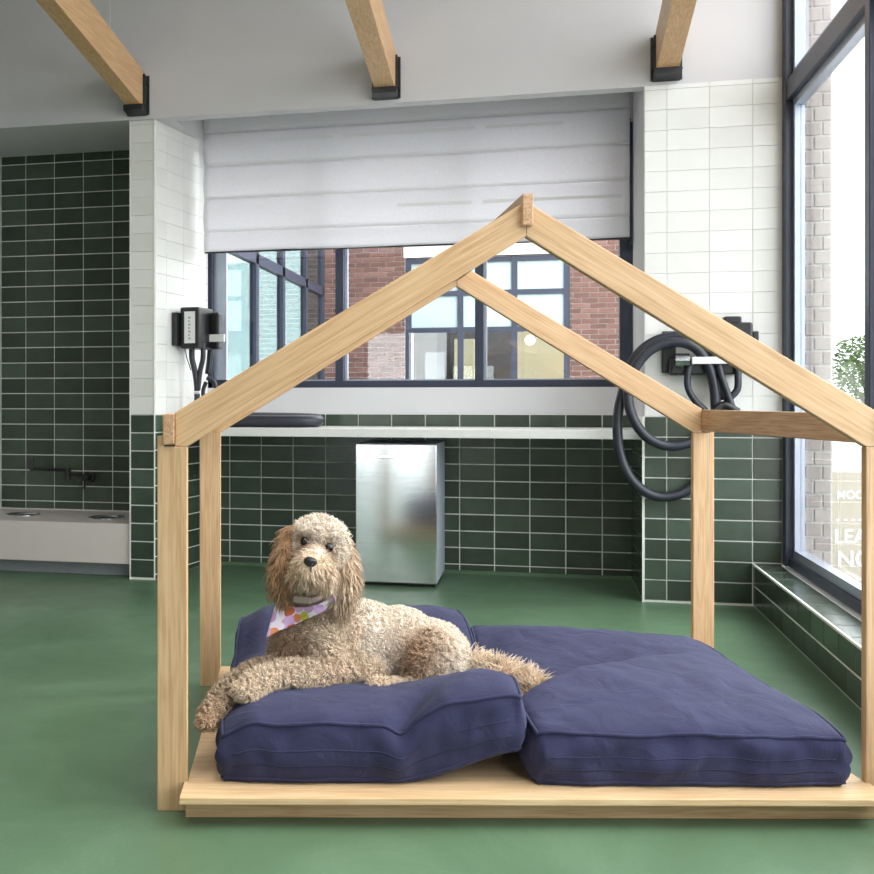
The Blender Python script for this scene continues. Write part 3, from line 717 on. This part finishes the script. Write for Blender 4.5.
# ================================================================== THE DOG
bpy.context.view_layer.update()
DOG0 = world(370, 690, 3.4); DOG0.z = 0.25
dog = thing('dog', 'curly cream and apricot dog lying on the navy cushion, looking at the viewer', 'dog', DOG0)
def D(px, py, yc): return world(px, py, yc) - DOG0
RGT = Vector((CS, SN, 0)); FWD = Vector((-SN, CS, 0)); UPV = Vector((0, 0, 1))
prims = []            # (centre, radii along right/forward/up, roll, region)
def ell(px, py, yc, rx, ry, rz, reg, roll=0.0, yaw=0.0): prims.append((D(px, py, yc), (rx, ry, rz), roll, reg, yaw))
def chain(pts, reg, k=7):
    P = [(D(a, b, c), r) for a, b, c, r in pts]
    for (p, r), (q, s) in zip(P, P[1:]):
        for i in range(k):
            t = i / k; prims.append((p.lerp(q, t), (r + (s - r) * t,) * 3, 0, reg, 0))
    prims.append((P[-1][0], (P[-1][1],) * 3, 0, reg, 0))
# trunk
ell(430, 660, 3.51, 0.136, 0.135, 0.134, 'rump'); ell(452, 676, 3.46, 0.062, 0.07, 0.07, 'rump'); ell(398, 646, 3.52, 0.135, 0.130, 0.130, 'back')
ell(362, 641, 3.50, 0.140, 0.130, 0.134, 'back'); ell(330, 639, 3.47, 0.135, 0.130, 0.138, 'side')
ell(303, 645, 3.42, 0.095, 0.110, 0.118, 'chest'); ell(350, 668, 3.42, 0.13, 0.10, 0.06, 'side')
chain([(322, 625, 3.44, 0.105), (318, 595, 3.41, 0.082), (318, 570, 3.39, 0.080)], 'chest')
# near hind leg: thigh folded up, hock on the cushion, foot forward
ell(431, 660, 3.43, 0.085, 0.070, 0.108, 'thigh', 0.15); ell(421, 670, 3.375, 0.052, 0.055, 0.080, 'thigh', 0.1)
chain([(440, 690, 3.37, 0.052), (415, 692, 3.33, 0.036), (388, 689, 3.29, 0.030), (376, 687, 3.27, 0.028)], 'foot')
# near fore leg
chain([(322, 640, 3.36, 0.070), (332, 668, 3.32, 0.060), (318, 675, 3.28, 0.046), (285, 674, 3.22, 0.038), (262, 680, 3.17, 0.033), (252, 686, 3.14, 0.036)], 'leg')
for dx, dy in ((-9, 3), (-5, 6), (1, 8), (7, 7)): chain([(252 + dx * .4, 686, 3.13, 0.022), (246 + dx, 686 + dy, 3.10, 0.0165)], 'leg', 3)
# far fore leg over the cushion edge
chain([(292, 650, 3.44, 0.060), (285, 668, 3.36, 0.046), (252, 674, 3.27, 0.034), (228, 690, 3.17, 0.033), (215, 707, 3.11, 0.031), (209, 717, 3.08, 0.029)], 'leg2')
for dx in (-5, 0, 5): chain([(209 + dx * .3, 717, 3.08, 0.018), (205 + dx, 724 + dx * .3, 3.06, 0.013)], 'leg2', 3)
# tail
chain([(462, 668, 3.54, 0.045), (485, 675, 3.46, 0.038), (510, 683, 3.38, 0.040), (533, 693, 3.32, 0.040), (549, 705, 3.26, 0.032)], 'tail')
# head
roll = math.radians(13)
ell(319, 545, 3.37, 0.099, 0.094, 0.092, 'crown', roll); ell(316, 556, 3.33, 0.078, 0.06, 0.070, 'face', roll)
chain([(315, 560, 3.29, 0.055), (312, 568, 3.22, 0.048), (310.5, 570, 3.185, 0.040)], 'muzzle')
ell(301, 573, 3.235, 0.032, 0.035, 0.036, 'muzzle', 0.1); ell(325, 577, 3.24, 0.034, 0.035, 0.036, 'muzzle', 0.2)
ell(312, 581, 3.24, 0.034, 0.03, 0.024, 'chin')
ell(306, 530, 3.31, 0.030, 0.025, 0.018, 'crown', 0.1); ell(331, 535, 3.31, 0.030, 0.025, 0.018, 'crown', 0.2)
# ears
chain([(292, 533, 3.37, 0.028), (285, 550, 3.34, 0.030), (281, 570, 3.32, 0.032), (283, 588, 3.31, 0.027)], 'ear_l')
chain([(341, 541, 3.39, 0.028), (346, 560, 3.37, 0.032), (346, 580, 3.34, 0.034), (341, 596, 3.32, 0.027)], 'ear_r')

bm = bmesh.new()
for c, r, ro, reg, yw in prims:
    m = Matrix.Translation(c) @ Matrix.Rotation(PHI, 4, 'Z') @ Matrix.Rotation(ro, 4, 'Y') @ Matrix.Diagonal((*r, 1))
    bmesh.ops.create_icosphere(bm, subdivisions=2, radius=1, matrix=m)
me = bpy.data.meshes.new('raw'); bm.to_mesh(me); bm.free()
raw = bpy.data.objects.new('raw', me); COL.objects.link(raw)
md = raw.modifiers.new('v', 'REMESH'); md.mode = 'VOXEL'; md.voxel_size = 0.008
md = raw.modifiers.new('s', 'SMOOTH'); md.factor = 0.5; md.iterations = 7
bpy.context.view_layer.update()
dm = bpy.data.meshes.new_from_object(raw.evaluated_get(bpy.context.evaluated_depsgraph_get()))
bpy.data.objects.remove(raw)
dm.materials.clear(); dm.materials.append(MATS['fur'])
body = link('body', dm, None, dog, smooth=True)
bpy.context.view_layer.update()
tree = BVHTree.FromPolygons([v.co.copy() for v in dm.vertices], [tuple(p.vertices) for p in dm.polygons])
CAMD = Vector((0, 0, EYE)) - DOG0
def hit(px, py):
    d = (D(px, py, 3.0) - CAMD).normalized()
    h = tree.ray_cast(CAMD, d)
    return (h[0], h[1], d) if h[0] is not None else (D(px, py, 3.3), -d, d)
EYES = [hit(305, 541.5), hit(329, 547.5)]
NOSE = hit(310.5, 562)

# per-point colour and strand settings
A_C = np.array([c for c, *_ in prims]); A_R = np.array([np.mean(r) for _, r, *_ in prims]); A_G = np.array([p[3] for p in prims])
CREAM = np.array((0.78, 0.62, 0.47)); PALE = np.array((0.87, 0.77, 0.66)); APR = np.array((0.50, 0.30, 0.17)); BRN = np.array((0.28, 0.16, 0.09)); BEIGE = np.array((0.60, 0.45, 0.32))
REG = {   # length, gravity, curl, freq, lift, colour, variation
    'rump': (0.013, 0.3, 0.003, 7, 0.9, PALE), 'back': (0.014, 0.3, 0.003, 7, 0.8, PALE), 'side': (0.026, 0.4, 0.006, 9, 0.8, CREAM),
    'chest': (0.028, 0.5, 0.006, 9, 0.8, BEIGE), 'thigh': (0.020, 0.3, 0.006, 10, 0.9, CREAM), 'foot': (0.016, 0.2, 0.004, 8, 0.9, CREAM),
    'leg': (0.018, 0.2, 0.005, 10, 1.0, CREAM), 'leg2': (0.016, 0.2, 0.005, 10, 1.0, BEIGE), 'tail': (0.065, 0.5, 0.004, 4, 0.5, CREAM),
    'crown': (0.017, 0.15, 0.004, 6, 0.8, PALE), 'face': (0.020, 0.7, 0.002, 4, 0.5, CREAM), 'muzzle': (0.024, 1.0, 0.002, 4, 0.5, CREAM),
    'chin': (0.014, 0.8, 0.002, 4, 0.4, BEIGE), 'ear_l': (0.033, 1.4, 0.004, 4, 0.35, APR), 'ear_r': (0.033, 1.4, 0.004, 4, 0.35, BEIGE)}
def regions(P):
    d = np.linalg.norm(P[:, None, :] - A_C[None], axis=2) - A_R[None]
    return A_G[np.argmin(d, axis=1)]
def colour(P, G):
    C = np.array([REG[g][5] for g in G])
    def blend(C, target, w): return C * (1 - w[:, None]) + target * w[:, None]
    def near(pt, r): return np.exp(-(np.linalg.norm(P - np.array(pt), axis=1) / r) ** 2)
    C = blend(C, APR, 0.9 * near(D(418, 645, 3.36), 0.075)); C = blend(C, BRN, 0.9 * near(D(414, 662, 3.33), 0.075)); C = blend(C, PALE, 0.95 * near(D(458, 668, 3.40), 0.080))
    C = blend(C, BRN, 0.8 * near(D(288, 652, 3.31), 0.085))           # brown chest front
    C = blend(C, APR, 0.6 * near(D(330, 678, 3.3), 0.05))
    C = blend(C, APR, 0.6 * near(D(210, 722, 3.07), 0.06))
    for e, n, d in EYES: C = blend(C, BRN, 0.9 * near(e, 0.036))
    C = blend(C, APR, 0.75 * near(D(297, 574, 3.2), 0.035)); C = blend(C, APR, 0.7 * near(D(320, 582, 3.2), 0.035)); C = blend(C, BRN, 0.6 * near(D(311, 574, 3.17), 0.022))
    C = blend(C, PALE, 0.8 * near(D(316, 552, 3.25), 0.025))
    C = blend(C, BRN, 0.6 * near(D(290, 596, 3.31), 0.035))
    return C
def fill_colour(mesh, cols):
    a = mesh.color_attributes.new('hair_colour', 'FLOAT_COLOR', 'POINT')
    a.data.foreach_set('color', np.concatenate([cols, np.ones((len(cols), 1))], 1).astype(np.float32).ravel())
co = np.empty(len(dm.vertices) * 3); dm.vertices.foreach_get('co', co); co = co.reshape(-1, 3)
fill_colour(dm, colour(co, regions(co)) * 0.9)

def grow_fur(n):
    dm.calc_loop_triangles()
    tri = np.array([t.vertices for t in dm.loop_triangles]); nrm = np.empty(len(dm.vertices) * 3); dm.vertices.foreach_get('normal', nrm); nrm = nrm.reshape(-1, 3)
    a, b, c = co[tri[:, 0]], co[tri[:, 1]], co[tri[:, 2]]
    area = np.linalg.norm(np.cross(b - a, c - a), axis=1)
    zc = (a[:, 2] + b[:, 2] + c[:, 2]) / 3
    pick = np.random.choice(len(tri), n, p=area / area.sum())
    r1, r2 = np.random.rand(n), np.random.rand(n); f = r1 + r2 > 1; r1[f], r2[f] = 1 - r1[f], 1 - r2[f]
    P = a[pick] + (b - a)[pick] * r1[:, None] + (c - a)[pick] * r2[:, None]
    Nn = nrm[tri[pick, 0]] * (1 - r1 - r2)[:, None] + nrm[tri[pick, 1]] * r1[:, None] + nrm[tri[pick, 2]] * r2[:, None]
    Nn /= np.linalg.norm(Nn, axis=1)[:, None] + 1e-9
    keep = np.ones(n, bool)
    for e, nn, d in EYES: keep &= np.linalg.norm(P - np.array(e), axis=1) > 0.0125
    keep &= np.linalg.norm(P - np.array(NOSE[0]), axis=1) > 0.021
    P, Nn = P[keep], Nn[keep]; n = len(P)
    G = regions(P)
    S = np.array([REG[g][:5] for g in G]); L, gr, cu, fq, lf = S.T
    L = L * np.random.uniform(0.7, 1.3, n)
    # shorter hair between and around the eyes and on the bridge
    for e, nn, d in EYES: L *= 1 - 0.75 * np.exp(-(np.linalg.norm(P - np.array(e), axis=1) / 0.034) ** 2)
    L *= 1 - 0.6 * np.exp(-(np.linalg.norm(P - np.array(NOSE[0]), axis=1) / 0.032) ** 2)
    L *= 1 - 0.6 * np.exp(-(np.linalg.norm(P - np.array(D(316, 553, 3.24)), axis=1) / 0.03) ** 2)
    flow = np.zeros((n, 3)); flow[:, 2] = -1
    rg = np.array(RGT)
    bodyish = np.isin(G, ['rump', 'back', 'side', 'tail'])
    flow[bodyish] = rg * 0.8 + np.array((0, 0, -0.5))
    tl = G == 'tail'; flow[tl] = rg * 1.0 - np.array(FWD) * 0.6 + np.array((0, 0, -0.7))
    # clumps: strands near one another share a random lean, which gives curls and locks
    cells = np.floor(P / 0.011).astype(int); h = (cells[:, 0] * 73856093) ^ (cells[:, 1] * 19349663) ^ (cells[:, 2] * 83492791)
    rs = np.stack([np.sin(h * 12.9898 + k) * 43758.5453 % 1 for k in (0.1, 0.7, 1.3)], 1) - 0.5
    ph = (np.sin(h * 3.17) * 9137.3 % 1) * 6.283
    d = Nn * lf[:, None] + flow * (gr * 0.45)[:, None] + rs * 0.9 + np.random.normal(0, 0.12, (n, 3))
    d /= np.linalg.norm(d, axis=1)[:, None]
    e1 = np.cross(d, np.array((0.31, 0.52, 0.79))); e1 /= np.linalg.norm(e1, axis=1)[:, None] + 1e-9; e2 = np.cross(d, e1)
    K = 5; rad = 0.0015 + 0.0006 * np.random.rand(n)
    verts = np.zeros((n, K * 3 + 1, 3))
    prev = None
    for k in range(K + 1):
        t = k / K
        c = P + d * (L * t)[:, None] + np.array((0, 0, -1.0)) * (gr * L * 0.45 * t * t)[:, None]
        w = fq * t + ph
        c = c + (e1 * np.cos(w)[:, None] + e2 * np.sin(w)[:, None] - e1 * np.cos(ph)[:, None] - e2 * np.sin(ph)[:, None]) * (cu * t ** 0.5)[:, None]
        if k == K: verts[:, K * 3] = c
        else:
            rr = rad * (1.0 - 0.65 * t ** 1.5)
            for q in range(3):
                an = q * 2.0944
                verts[:, k * 3 + q] = c + (e1 * math.cos(an) + e2 * math.sin(an)) * rr[:, None]
    fl_ = []
    for k in range(K - 1):
        for q in range(3):
            A0, A1, B0, B1 = k * 3 + q, k * 3 + (q + 1) % 3, k * 3 + 3 + q, k * 3 + 3 + (q + 1) % 3
            fl_ += [(A0, A1, B1), (A0, B1, B0)]
    for q in range(3): fl_.append(((K - 1) * 3 + q, (K - 1) * 3 + (q + 1) % 3, K * 3))
    fl_ = np.array(fl_); nv = K * 3 + 1
    faces = (fl_[None] + (np.arange(n) * nv)[:, None, None]).reshape(-1, 3)
    me = bpy.data.meshes.new('fur')
    me.vertices.add(n * nv); me.vertices.foreach_set('co', verts.ravel())
    nf = len(faces); me.loops.add(nf * 3); me.loops.foreach_set('vertex_index', faces.ravel().astype(np.int32))
    me.polygons.add(nf); me.polygons.foreach_set('loop_start', np.arange(0, nf * 3, 3, dtype=np.int32))
    me.polygons.foreach_set('use_smooth', np.ones(nf, bool))
    me.update(calc_edges=True)
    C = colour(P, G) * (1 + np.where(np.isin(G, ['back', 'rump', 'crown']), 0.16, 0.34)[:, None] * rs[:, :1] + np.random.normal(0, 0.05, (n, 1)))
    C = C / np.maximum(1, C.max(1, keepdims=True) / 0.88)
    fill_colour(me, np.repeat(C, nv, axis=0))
    return me
fur = link('fur', grow_fur(52000), 'fur', body); fur['kind'] = 'stuff'; fur['label'] = 'curly cream and apricot coat'
# eyes, nose, mouth
for e, n_, d in EYES:
    bm = bmesh.new(); bmesh.ops.create_uvsphere(bm, u_segments=20, v_segments=12, radius=0.0142, matrix=Matrix.Translation(e - d * 0.001))
    obj('eye', bm, 'eye_black', body, smooth=True)
nz, _, nd = NOSE
bm = bmesh.new()
M = Matrix.Translation(nz - nd * 0.004) @ Matrix.Rotation(PHI, 4, 'Z') @ Matrix.Rotation(roll * 0.7, 4, 'Y')
bmesh.ops.create_uvsphere(bm, u_segments=24, v_segments=16, radius=1, matrix=M @ Matrix.Diagonal((0.021, 0.017, 0.0155, 1)))
for v in bm.verts:
    p = M.inverted() @ v.co
    p.x *= 1.0 + 8 * p.z if p.z < 0 else 1.0 + 2 * p.z       # narrower towards the lip
    for sx in (-1, 1):
        q = ((p.x - sx * 0.0085) / 0.0045) ** 2 + ((p.z + 0.001) / 0.0045) ** 2
        if p.y < 0: p.y += 0.006 * math.exp(-q)              # nostrils
    v.co = M @ p
obj('nose', bm, 'nose_black', body, smooth=True)
mp = [hit(310.8, 566), hit(310.9, 569), hit(311, 572.5)]
obj('mouth_line', tube(bmesh.new(), catmull([h - d * 0.007 for h, n_, d in mp], 4), 0.0026, 6), 'nose_black', body, smooth=True)
# collar and bandana, laid on the coat
cpx = [(279, 590), (286, 597), (296, 600.5), (308, 601), (320, 598), (332, 592), (341, 586)]
cp = [D(q[0], q[1], 3.262 + 0.0009 * abs(q[0] - 305) ** 1.3) for q in cpx]
bm = bmesh.new(); cc = catmull(cp, 5); up = Vector((0, 0, 0.009))
A = [bm.verts.new(p + up) for p in cc]; B = [bm.verts.new(p - up) for p in cc]
for i in range(len(A) - 1): bm.faces.new((A[i], A[i + 1], B[i + 1], B[i]))
col_ = obj('collar', bm, 'collar_tan', dog, smooth=True); md = col_.modifiers.new('t', 'SOLIDIFY'); md.thickness = 0.004; md.offset = 0
bkp = D(302, 599.5, 3.252)
Mb = Matrix.Translation(bkp) @ Matrix.Rotation(PHI, 4, 'Z') @ Matrix.Rotation(0.12, 4, 'Y')
bm = bmesh.new(); box(bm, -0.028, 0.028, -0.004, 0.004, -0.011, 0.011, Mb)
obj('buckle', bm, 'collar_tan', col_, bevel=0.003)
# bandana: upper edge under the collar, hem running from the low tip up to the shoulder
upp = [(276, 601), (284, 605), (294, 607), (306, 607), (316, 605), (323, 602), (329, 599), (335, 596)]
low = [(266, 638), (278, 631), (290, 627), (302, 621), (312, 616.5), (321, 612.5), (329, 609), (336, 605)]
NU, NV = 28, 12; grid = []
def lerp2(L, t):
    f = t * (len(L) - 1); i = min(int(f), len(L) - 2); f -= i
    return (L[i][0] * (1 - f) + L[i + 1][0] * f, L[i][1] * (1 - f) + L[i + 1][1] * f)
depth = []
for i in range(NU + 1):
    u, l = lerp2(upp, i / NU), lerp2(low, i / NU); r = []
    for j in range(NV + 1):
        k = j / NV; x, y = u[0] * (1 - k) + l[0] * k, u[1] * (1 - k) + l[1] * k
        dd = (D(x, y, 3.0) - CAMD).normalized(); h = tree.ray_cast(CAMD, dd)
        r.append((x, y, (h[0] - CAMD).length if h[0] is not None else None))
    depth.append(r)
base_d = min(q[2] for r in depth for q in r if q[2])
Dm = np.array([[q[2] if q[2] else base_d + 0.06 for q in r] for r in depth]); Dm = np.clip(Dm, None, base_d + 0.16)
for _ in range(14):
    pad = np.pad(Dm, 1, mode='edge'); Dm = np.minimum(Dm, (pad[:-2, 1:-1] + pad[2:, 1:-1] + pad[1:-1, :-2] + pad[1:-1, 2:]) / 4)
bm = bmesh.new(); V = []
for i in range(NU + 1):
    row = []
    for j in range(NV + 1):
        x, y, _ = depth[i][j]; dd = (D(x, y, 3.0) - CAMD).normalized()
        rip = 0.006 * noise.noise((i * 0.35, j * 0.22, 1.7))
        row.append(bm.verts.new(CAMD + dd * (Dm[i, j] - 0.030 + rip)))
    V.append(row)
for i in range(NU):
    for j in range(NV): bm.faces.new((V[i][j], V[i + 1][j], V[i + 1][j + 1], V[i][j + 1]))
bd = obj('bandana', bm, 'bandana_print', dog, smooth=True); bd['label'] = 'lilac bandana with rust and lime blots'
md = bd.modifiers.new('t', 'SOLIDIFY'); md.thickness = 0.003; md.offset = 0

# ================================================================== OUTSIDE
structure(obj('wall_shade_added', boxes((-5.2, 1.45, NP + 0.3, NB + 0.18, 5.15, 7.5)), 'mortar'))  # unseen upper wall, added to keep sky light off the courtyard
gr = obj('ground_courtyard', boxes((-14, 1.6, NB + 0.18, 24, -0.12, -0.04)), 'pavement'); structure(gr)
gs = obj('ground_street', boxes((1.42, 4.6, -8, 24, -0.12, -0.03), (4.6, 40, -8, 40, -0.16, -0.07)), 'pavement'); structure(gs)
FN, FU = 15.7, -3.189
bb = thing('brick_building', 'red brick building with dark framed windows across the courtyard', 'building', (FU, FN, 0))
def fbox(name, u0, u1, n0, n1, z0, z1, mat, parent=bb): return obj(name, boxes((u0 - FU, u1 - FU, n0 - FN, n1 - FN, z0, z1)), mat, parent)
WU0, WU1, WZ0, WZ1 = -1.973, 0.406, 0.7, 3.277
fbox('wall', FU - 0.3, WU0, FN + 0.02, FN + 0.3, 0, 9.5, 'mortar'); fbox('wall', WU1, 2.0, FN + 0.02, FN + 0.3, 0, 9.5, 'mortar')
fbox('wall', WU0, WU1, FN + 0.02, FN + 0.3, WZ1, 9.5, 'mortar'); fbox('wall', WU0, WU1, FN + 0.02, FN + 0.3, 0, WZ0, 'mortar')
fbox('lintel', WU0 - 0.02, WU1 + 0.02, FN - 0.01, FN + 0.1, WZ1, WZ1 + 0.19, 'stone_pale')
bw, bh = 0.235, 0.075
rest = bmesh.new()
for r in range(int(9.4 / bh)):
    z = r * bh + 0.01
    x = FU - (0.117 if r % 2 else 0.0)
    while x < 1.75:
        a, b = max(x, FU), x + bw - 0.013
        if WZ0 < z + 0.03 < WZ1 + 0.17:
            if a < WU0 < b: b = WU0 - 0.004
            elif a < WU1 < b: a = WU1 + 0.004
            elif WU0 <= a and b <= WU1: x += bw; continue
        if True:
            vis = 1.3 < z < 3.50 and (a < WU0 or (WU1 - 0.1 < a < 1.15))
            if vis and b - a > 0.05:
                o = bpy.data.objects.new('brick', tile_mesh(b - a, bh - 0.014, 0.022, 'brick_red')); COL.objects.link(o); o.parent = bb
                o.location = (a - FU, 0.022, z)
            elif b - a > 0.03:
                box(rest, a - FU, b - FU, 0.0, 0.022, z, z + bh - 0.014)
        x += bw
o = obj('brickwork', rest, 'brick_red', bb); o['kind'] = 'stuff'
vb = [-1.973, -1.175, -0.382, 0.406]
wf_ = fbox('window_frame', WU0, WU0 + 0.09, FN + 0.03, FN + 0.12, WZ0, WZ1, 'frame_dark')
for u in (-1.20, -0.42, 0.32): fbox('glazing_bar', u, u + 0.085, FN + 0.03, FN + 0.12, WZ0, WZ1, 'frame_dark', wf_)
wf_.location = (0, 0, 0)
for z in (WZ1 - 0.09, 2.70, 2.16): fbox('glazing_bar', WU0, WU1, FN + 0.035, FN + 0.115, z, z + 0.075, 'frame_dark', wf_)
for u0, u1 in ((-1.88, -1.20), (-1.115, -0.42), (-0.335, 0.32)):
    for z0, z1 in ((2.235, 2.70), (2.775, 3.19)): fbox('shaded_pane', u0, u1, FN + 0.06, FN + 0.075, z0, z1, 'blind_teal')
    fbox('pane', u0, u1, FN + 0.06, FN + 0.066, WZ0, 2.16, 'glass')
fbox('room_back', -0.42, WU1, FN + 1.2, FN + 1.3, 0.3, 2.9, 'room_beige'); fbox('room_back', WU0, -0.42, FN + 1.0, FN + 1.1, 0.3, 2.9, 'room_dark')
fbox('shelf_unit', -1.30, -1.0, FN + 0.7, FN + 0.95, 0.3, 2.1, 'room_beige'); fbox('shelf_unit', -1.75, -1.45, FN + 0.7, FN + 0.95, 0.3, 1.9, 'kick_grey')
o = fbox('lamp_cord', -0.525, -0.515, FN + 0.6, FN + 0.61, 2.2, 2.9, 'black_plastic')
bm = bmesh.new(); bmesh.ops.create_uvsphere(bm, u_segments=14, v_segments=8, radius=0.075, matrix=Matrix.Translation((-0.16 - FU, 0.55, 2.06)))
obj('lamp_globe', bm, 'lamp_glow', bb, smooth=True)
# glazed wing on the left of the courtyard
for n0, n1 in ((9.9, 11.62), (11.74, 12.90), (13.02, 14.24), (14.36, 15.42)):
    for z0, z1 in ((0.1, 2.72), (2.84, 4.4)): fbox('wing_pane', FU - 0.02, FU - 0.012, n0, n1, z0, z1, 'glass_mirrorlike')
for n in (9.84, 11.68, 12.96, 14.30, 15.48): fbox('wing_mullion', FU - 0.05, FU + 0.03, n - 0.06, n + 0.06, 0, 4.5, 'frame_dark')
fbox('wing_transom', FU - 0.05, FU + 0.03, 9.8, 15.5, 2.72, 2.84, 'frame_dark')
fbox('wing_back', FU - 2.2, FU - 2.1, 9.5, 15.6, 0, 4.5, 'kick_grey'); fbox('wing_head', FU - 2.1, FU + 0.05, 7.4, 15.7, 4.4, 9.5, 'mortar')

# street side: brick pilaster just outside the glass
pb = obj('wall_pilaster', boxes((1.405, 1.60, NP + 0.122, NP + 0.55, -0.05, 4.4)), 'mortar_white'); structure(pb)
zz = [-0.02 + 0.081 * k for k in range(54)]
lay(pb, (0, NP + 0.121, 0), 0, [1.408, 1.50, 1.596], zz, 'brick_pale', 'brick', t=0.010, gap=0.012, shift=0.045)
# sign board
sgp = world(848, 590, 6.9); sgp.z = -0.03
sg = thing('sign_board', 'cream pavement sign with white lettering outside the street window', 'sign', sgp, PHI)
obj('panel', boxes((-0.13, 0.36, 0.0, 0.025, 0.0, 0.72)), 'sign_cream', sg, bevel=0.004)
obj('back_leg', boxes((-0.12, -0.08, 0.03, 0.30, 0.0, 0.03), (-0.12, -0.08, 0.26, 0.30, 0.0, 0.5)), 'sign_cream', sg)
def letters(txt, x, z, size, parent):
    cu = bpy.data.curves.new('t', 'FONT'); cu.body = txt; cu.size = size; cu.extrude = 0.0015; cu.offset = 0.002
    to = bpy.data.objects.new('t', cu); COL.objects.link(to); bpy.context.view_layer.update()
    me = bpy.data.meshes.new_from_object(to.evaluated_get(bpy.context.evaluated_depsgraph_get())); bpy.data.objects.remove(to)
    me.transform(Matrix.Translation((x, -0.002, z)) @ Matrix.Rotation(math.pi / 2, 4, 'X'))
    return link('lettering', me, 'sign_white', parent)
letters('MOO', -0.075, 0.545, 0.075, sg); letters('LEA', -0.095, 0.255, 0.13, sg); letters('NO', -0.075, 0.10, 0.15, sg)
for k in range(4): obj('print_dash', boxes((-0.08 + 0.05 * k, -0.055 + 0.05 * k, -0.002, 0.0, 0.40, 0.412)), 'sign_white', sg)
# tree
tp = world(866, 480, 13.0); tp.z = -0.07
tr = thing('street_tree', 'small leafy green street tree seen through the street window', 'tree', tp)
obj('trunk', tube(bmesh.new(), [Vector((0, 0, 0)), Vector((0.03, 0, 0.7)), Vector((0, 0.02, 1.5))], [0.05, 0.04, 0.025], 8), 'bark', tr)
for k in range(6):
    a = k * 1.05; obj('branch', tube(bmesh.new(), [Vector((0, 0, 1.0 + 0.07 * k)), Vector((0.3 * math.cos(a), 0.3 * math.sin(a), 1.4 + 0.08 * k))], [0.02, 0.008], 6), 'bark', tr)
bm = bmesh.new()
for k in range(2600):
    v = Vector((random.gauss(0, 1), random.gauss(0, 1), random.gauss(0, 1))).normalized() * random.random() ** 0.4
    p = Vector((v.x * 0.50, v.y * 0.50, 1.62 + v.z * 0.42)); s = random.uniform(0.02, 0.04)
    R = Matrix.Rotation(random.random() * 6.28, 3, 'Z') @ Matrix.Rotation(random.random() * 3, 3, 'X')
    q = [p + R @ Vector(c) * s for c in ((-1, 0, 0), (0, -0.5, 0.15), (1, 0, 0), (0, 0.5, 0.15))]
    vv = [bm.verts.new(c) for c in q]; bm.faces.new(vv)
fo = obj('foliage', bm, 'leaf', tr); fo['kind'] = 'stuff'
# pale building over the road
pbp = Vector((11.5, 19.0, -0.07))
pbd = thing('pale_building', 'pale rendered building across the street beyond the tree', 'building', pbp)
obj('wall', boxes((0, 9, 0, 0.4, 0, 5.2), (0, 0.4, 0.4, 8, 0, 5.2)), 'facade_pale', pbd)
obj('roof_edge', boxes((-0.2, 9, -0.2, 8, 5.2, 5.5)), 'facade_trim', pbd)
for i in range(6):
    for z in (0.9, 3.1):
        w_ = obj('window', boxes((0.6 + i * 1.4, 1.5 + i * 1.4, -0.05, 0.0, z, z + 1.4)), 'facade_trim', pbd)
        obj('pane', boxes((0.68 + i * 1.4, 1.42 + i * 1.4, -0.06, -0.05, z + 0.08, z + 1.32)), 'blind_teal', w_)

# ================================================================== LAMPS OF THE ROOM (behind and above the camera)
def linear_light(x, y, z, L, rz, power, label):
    t = thing('linear_light', label, 'light', (x, y, z), rz, 'suspended linear lights')
    obj('housing', boxes((-L / 2, L / 2, -0.06, 0.06, 0.0, 0.07)), 'white_plastic', t)
    obj('diffuser', boxes((-L / 2 + 0.01, L / 2 - 0.01, -0.05, 0.05, -0.006, 0.0)), 'tube_glow', t)
    for s in (-1, 1): obj('cable', tube(bmesh.new(), [Vector((s * L * 0.4, 0, 0.07)), Vector((s * L * 0.4, 0, 5.0 - z))], 0.003, 5), 'steel_bright', t)
    l = bpy.data.lights.new('lamp', 'AREA'); l.shape = 'RECTANGLE'; l.size = L - 0.02; l.size_y = 0.10; l.energy = power; l.color = (1.0, 0.95, 0.87)
    o = bpy.data.objects.new('lamp', l); COL.objects.link(o); o.parent = t; o.location = (0, 0, -0.012)
linear_light(-1.72, 1.9, 4.1, 3.0, math.pi / 2, 40, 'white linear light hung from the ceiling between the left and middle beams')
linear_light(-0.10, 1.9, 4.1, 3.0, math.pi / 2, 40, 'white linear light hung from the ceiling between the middle and right beams')
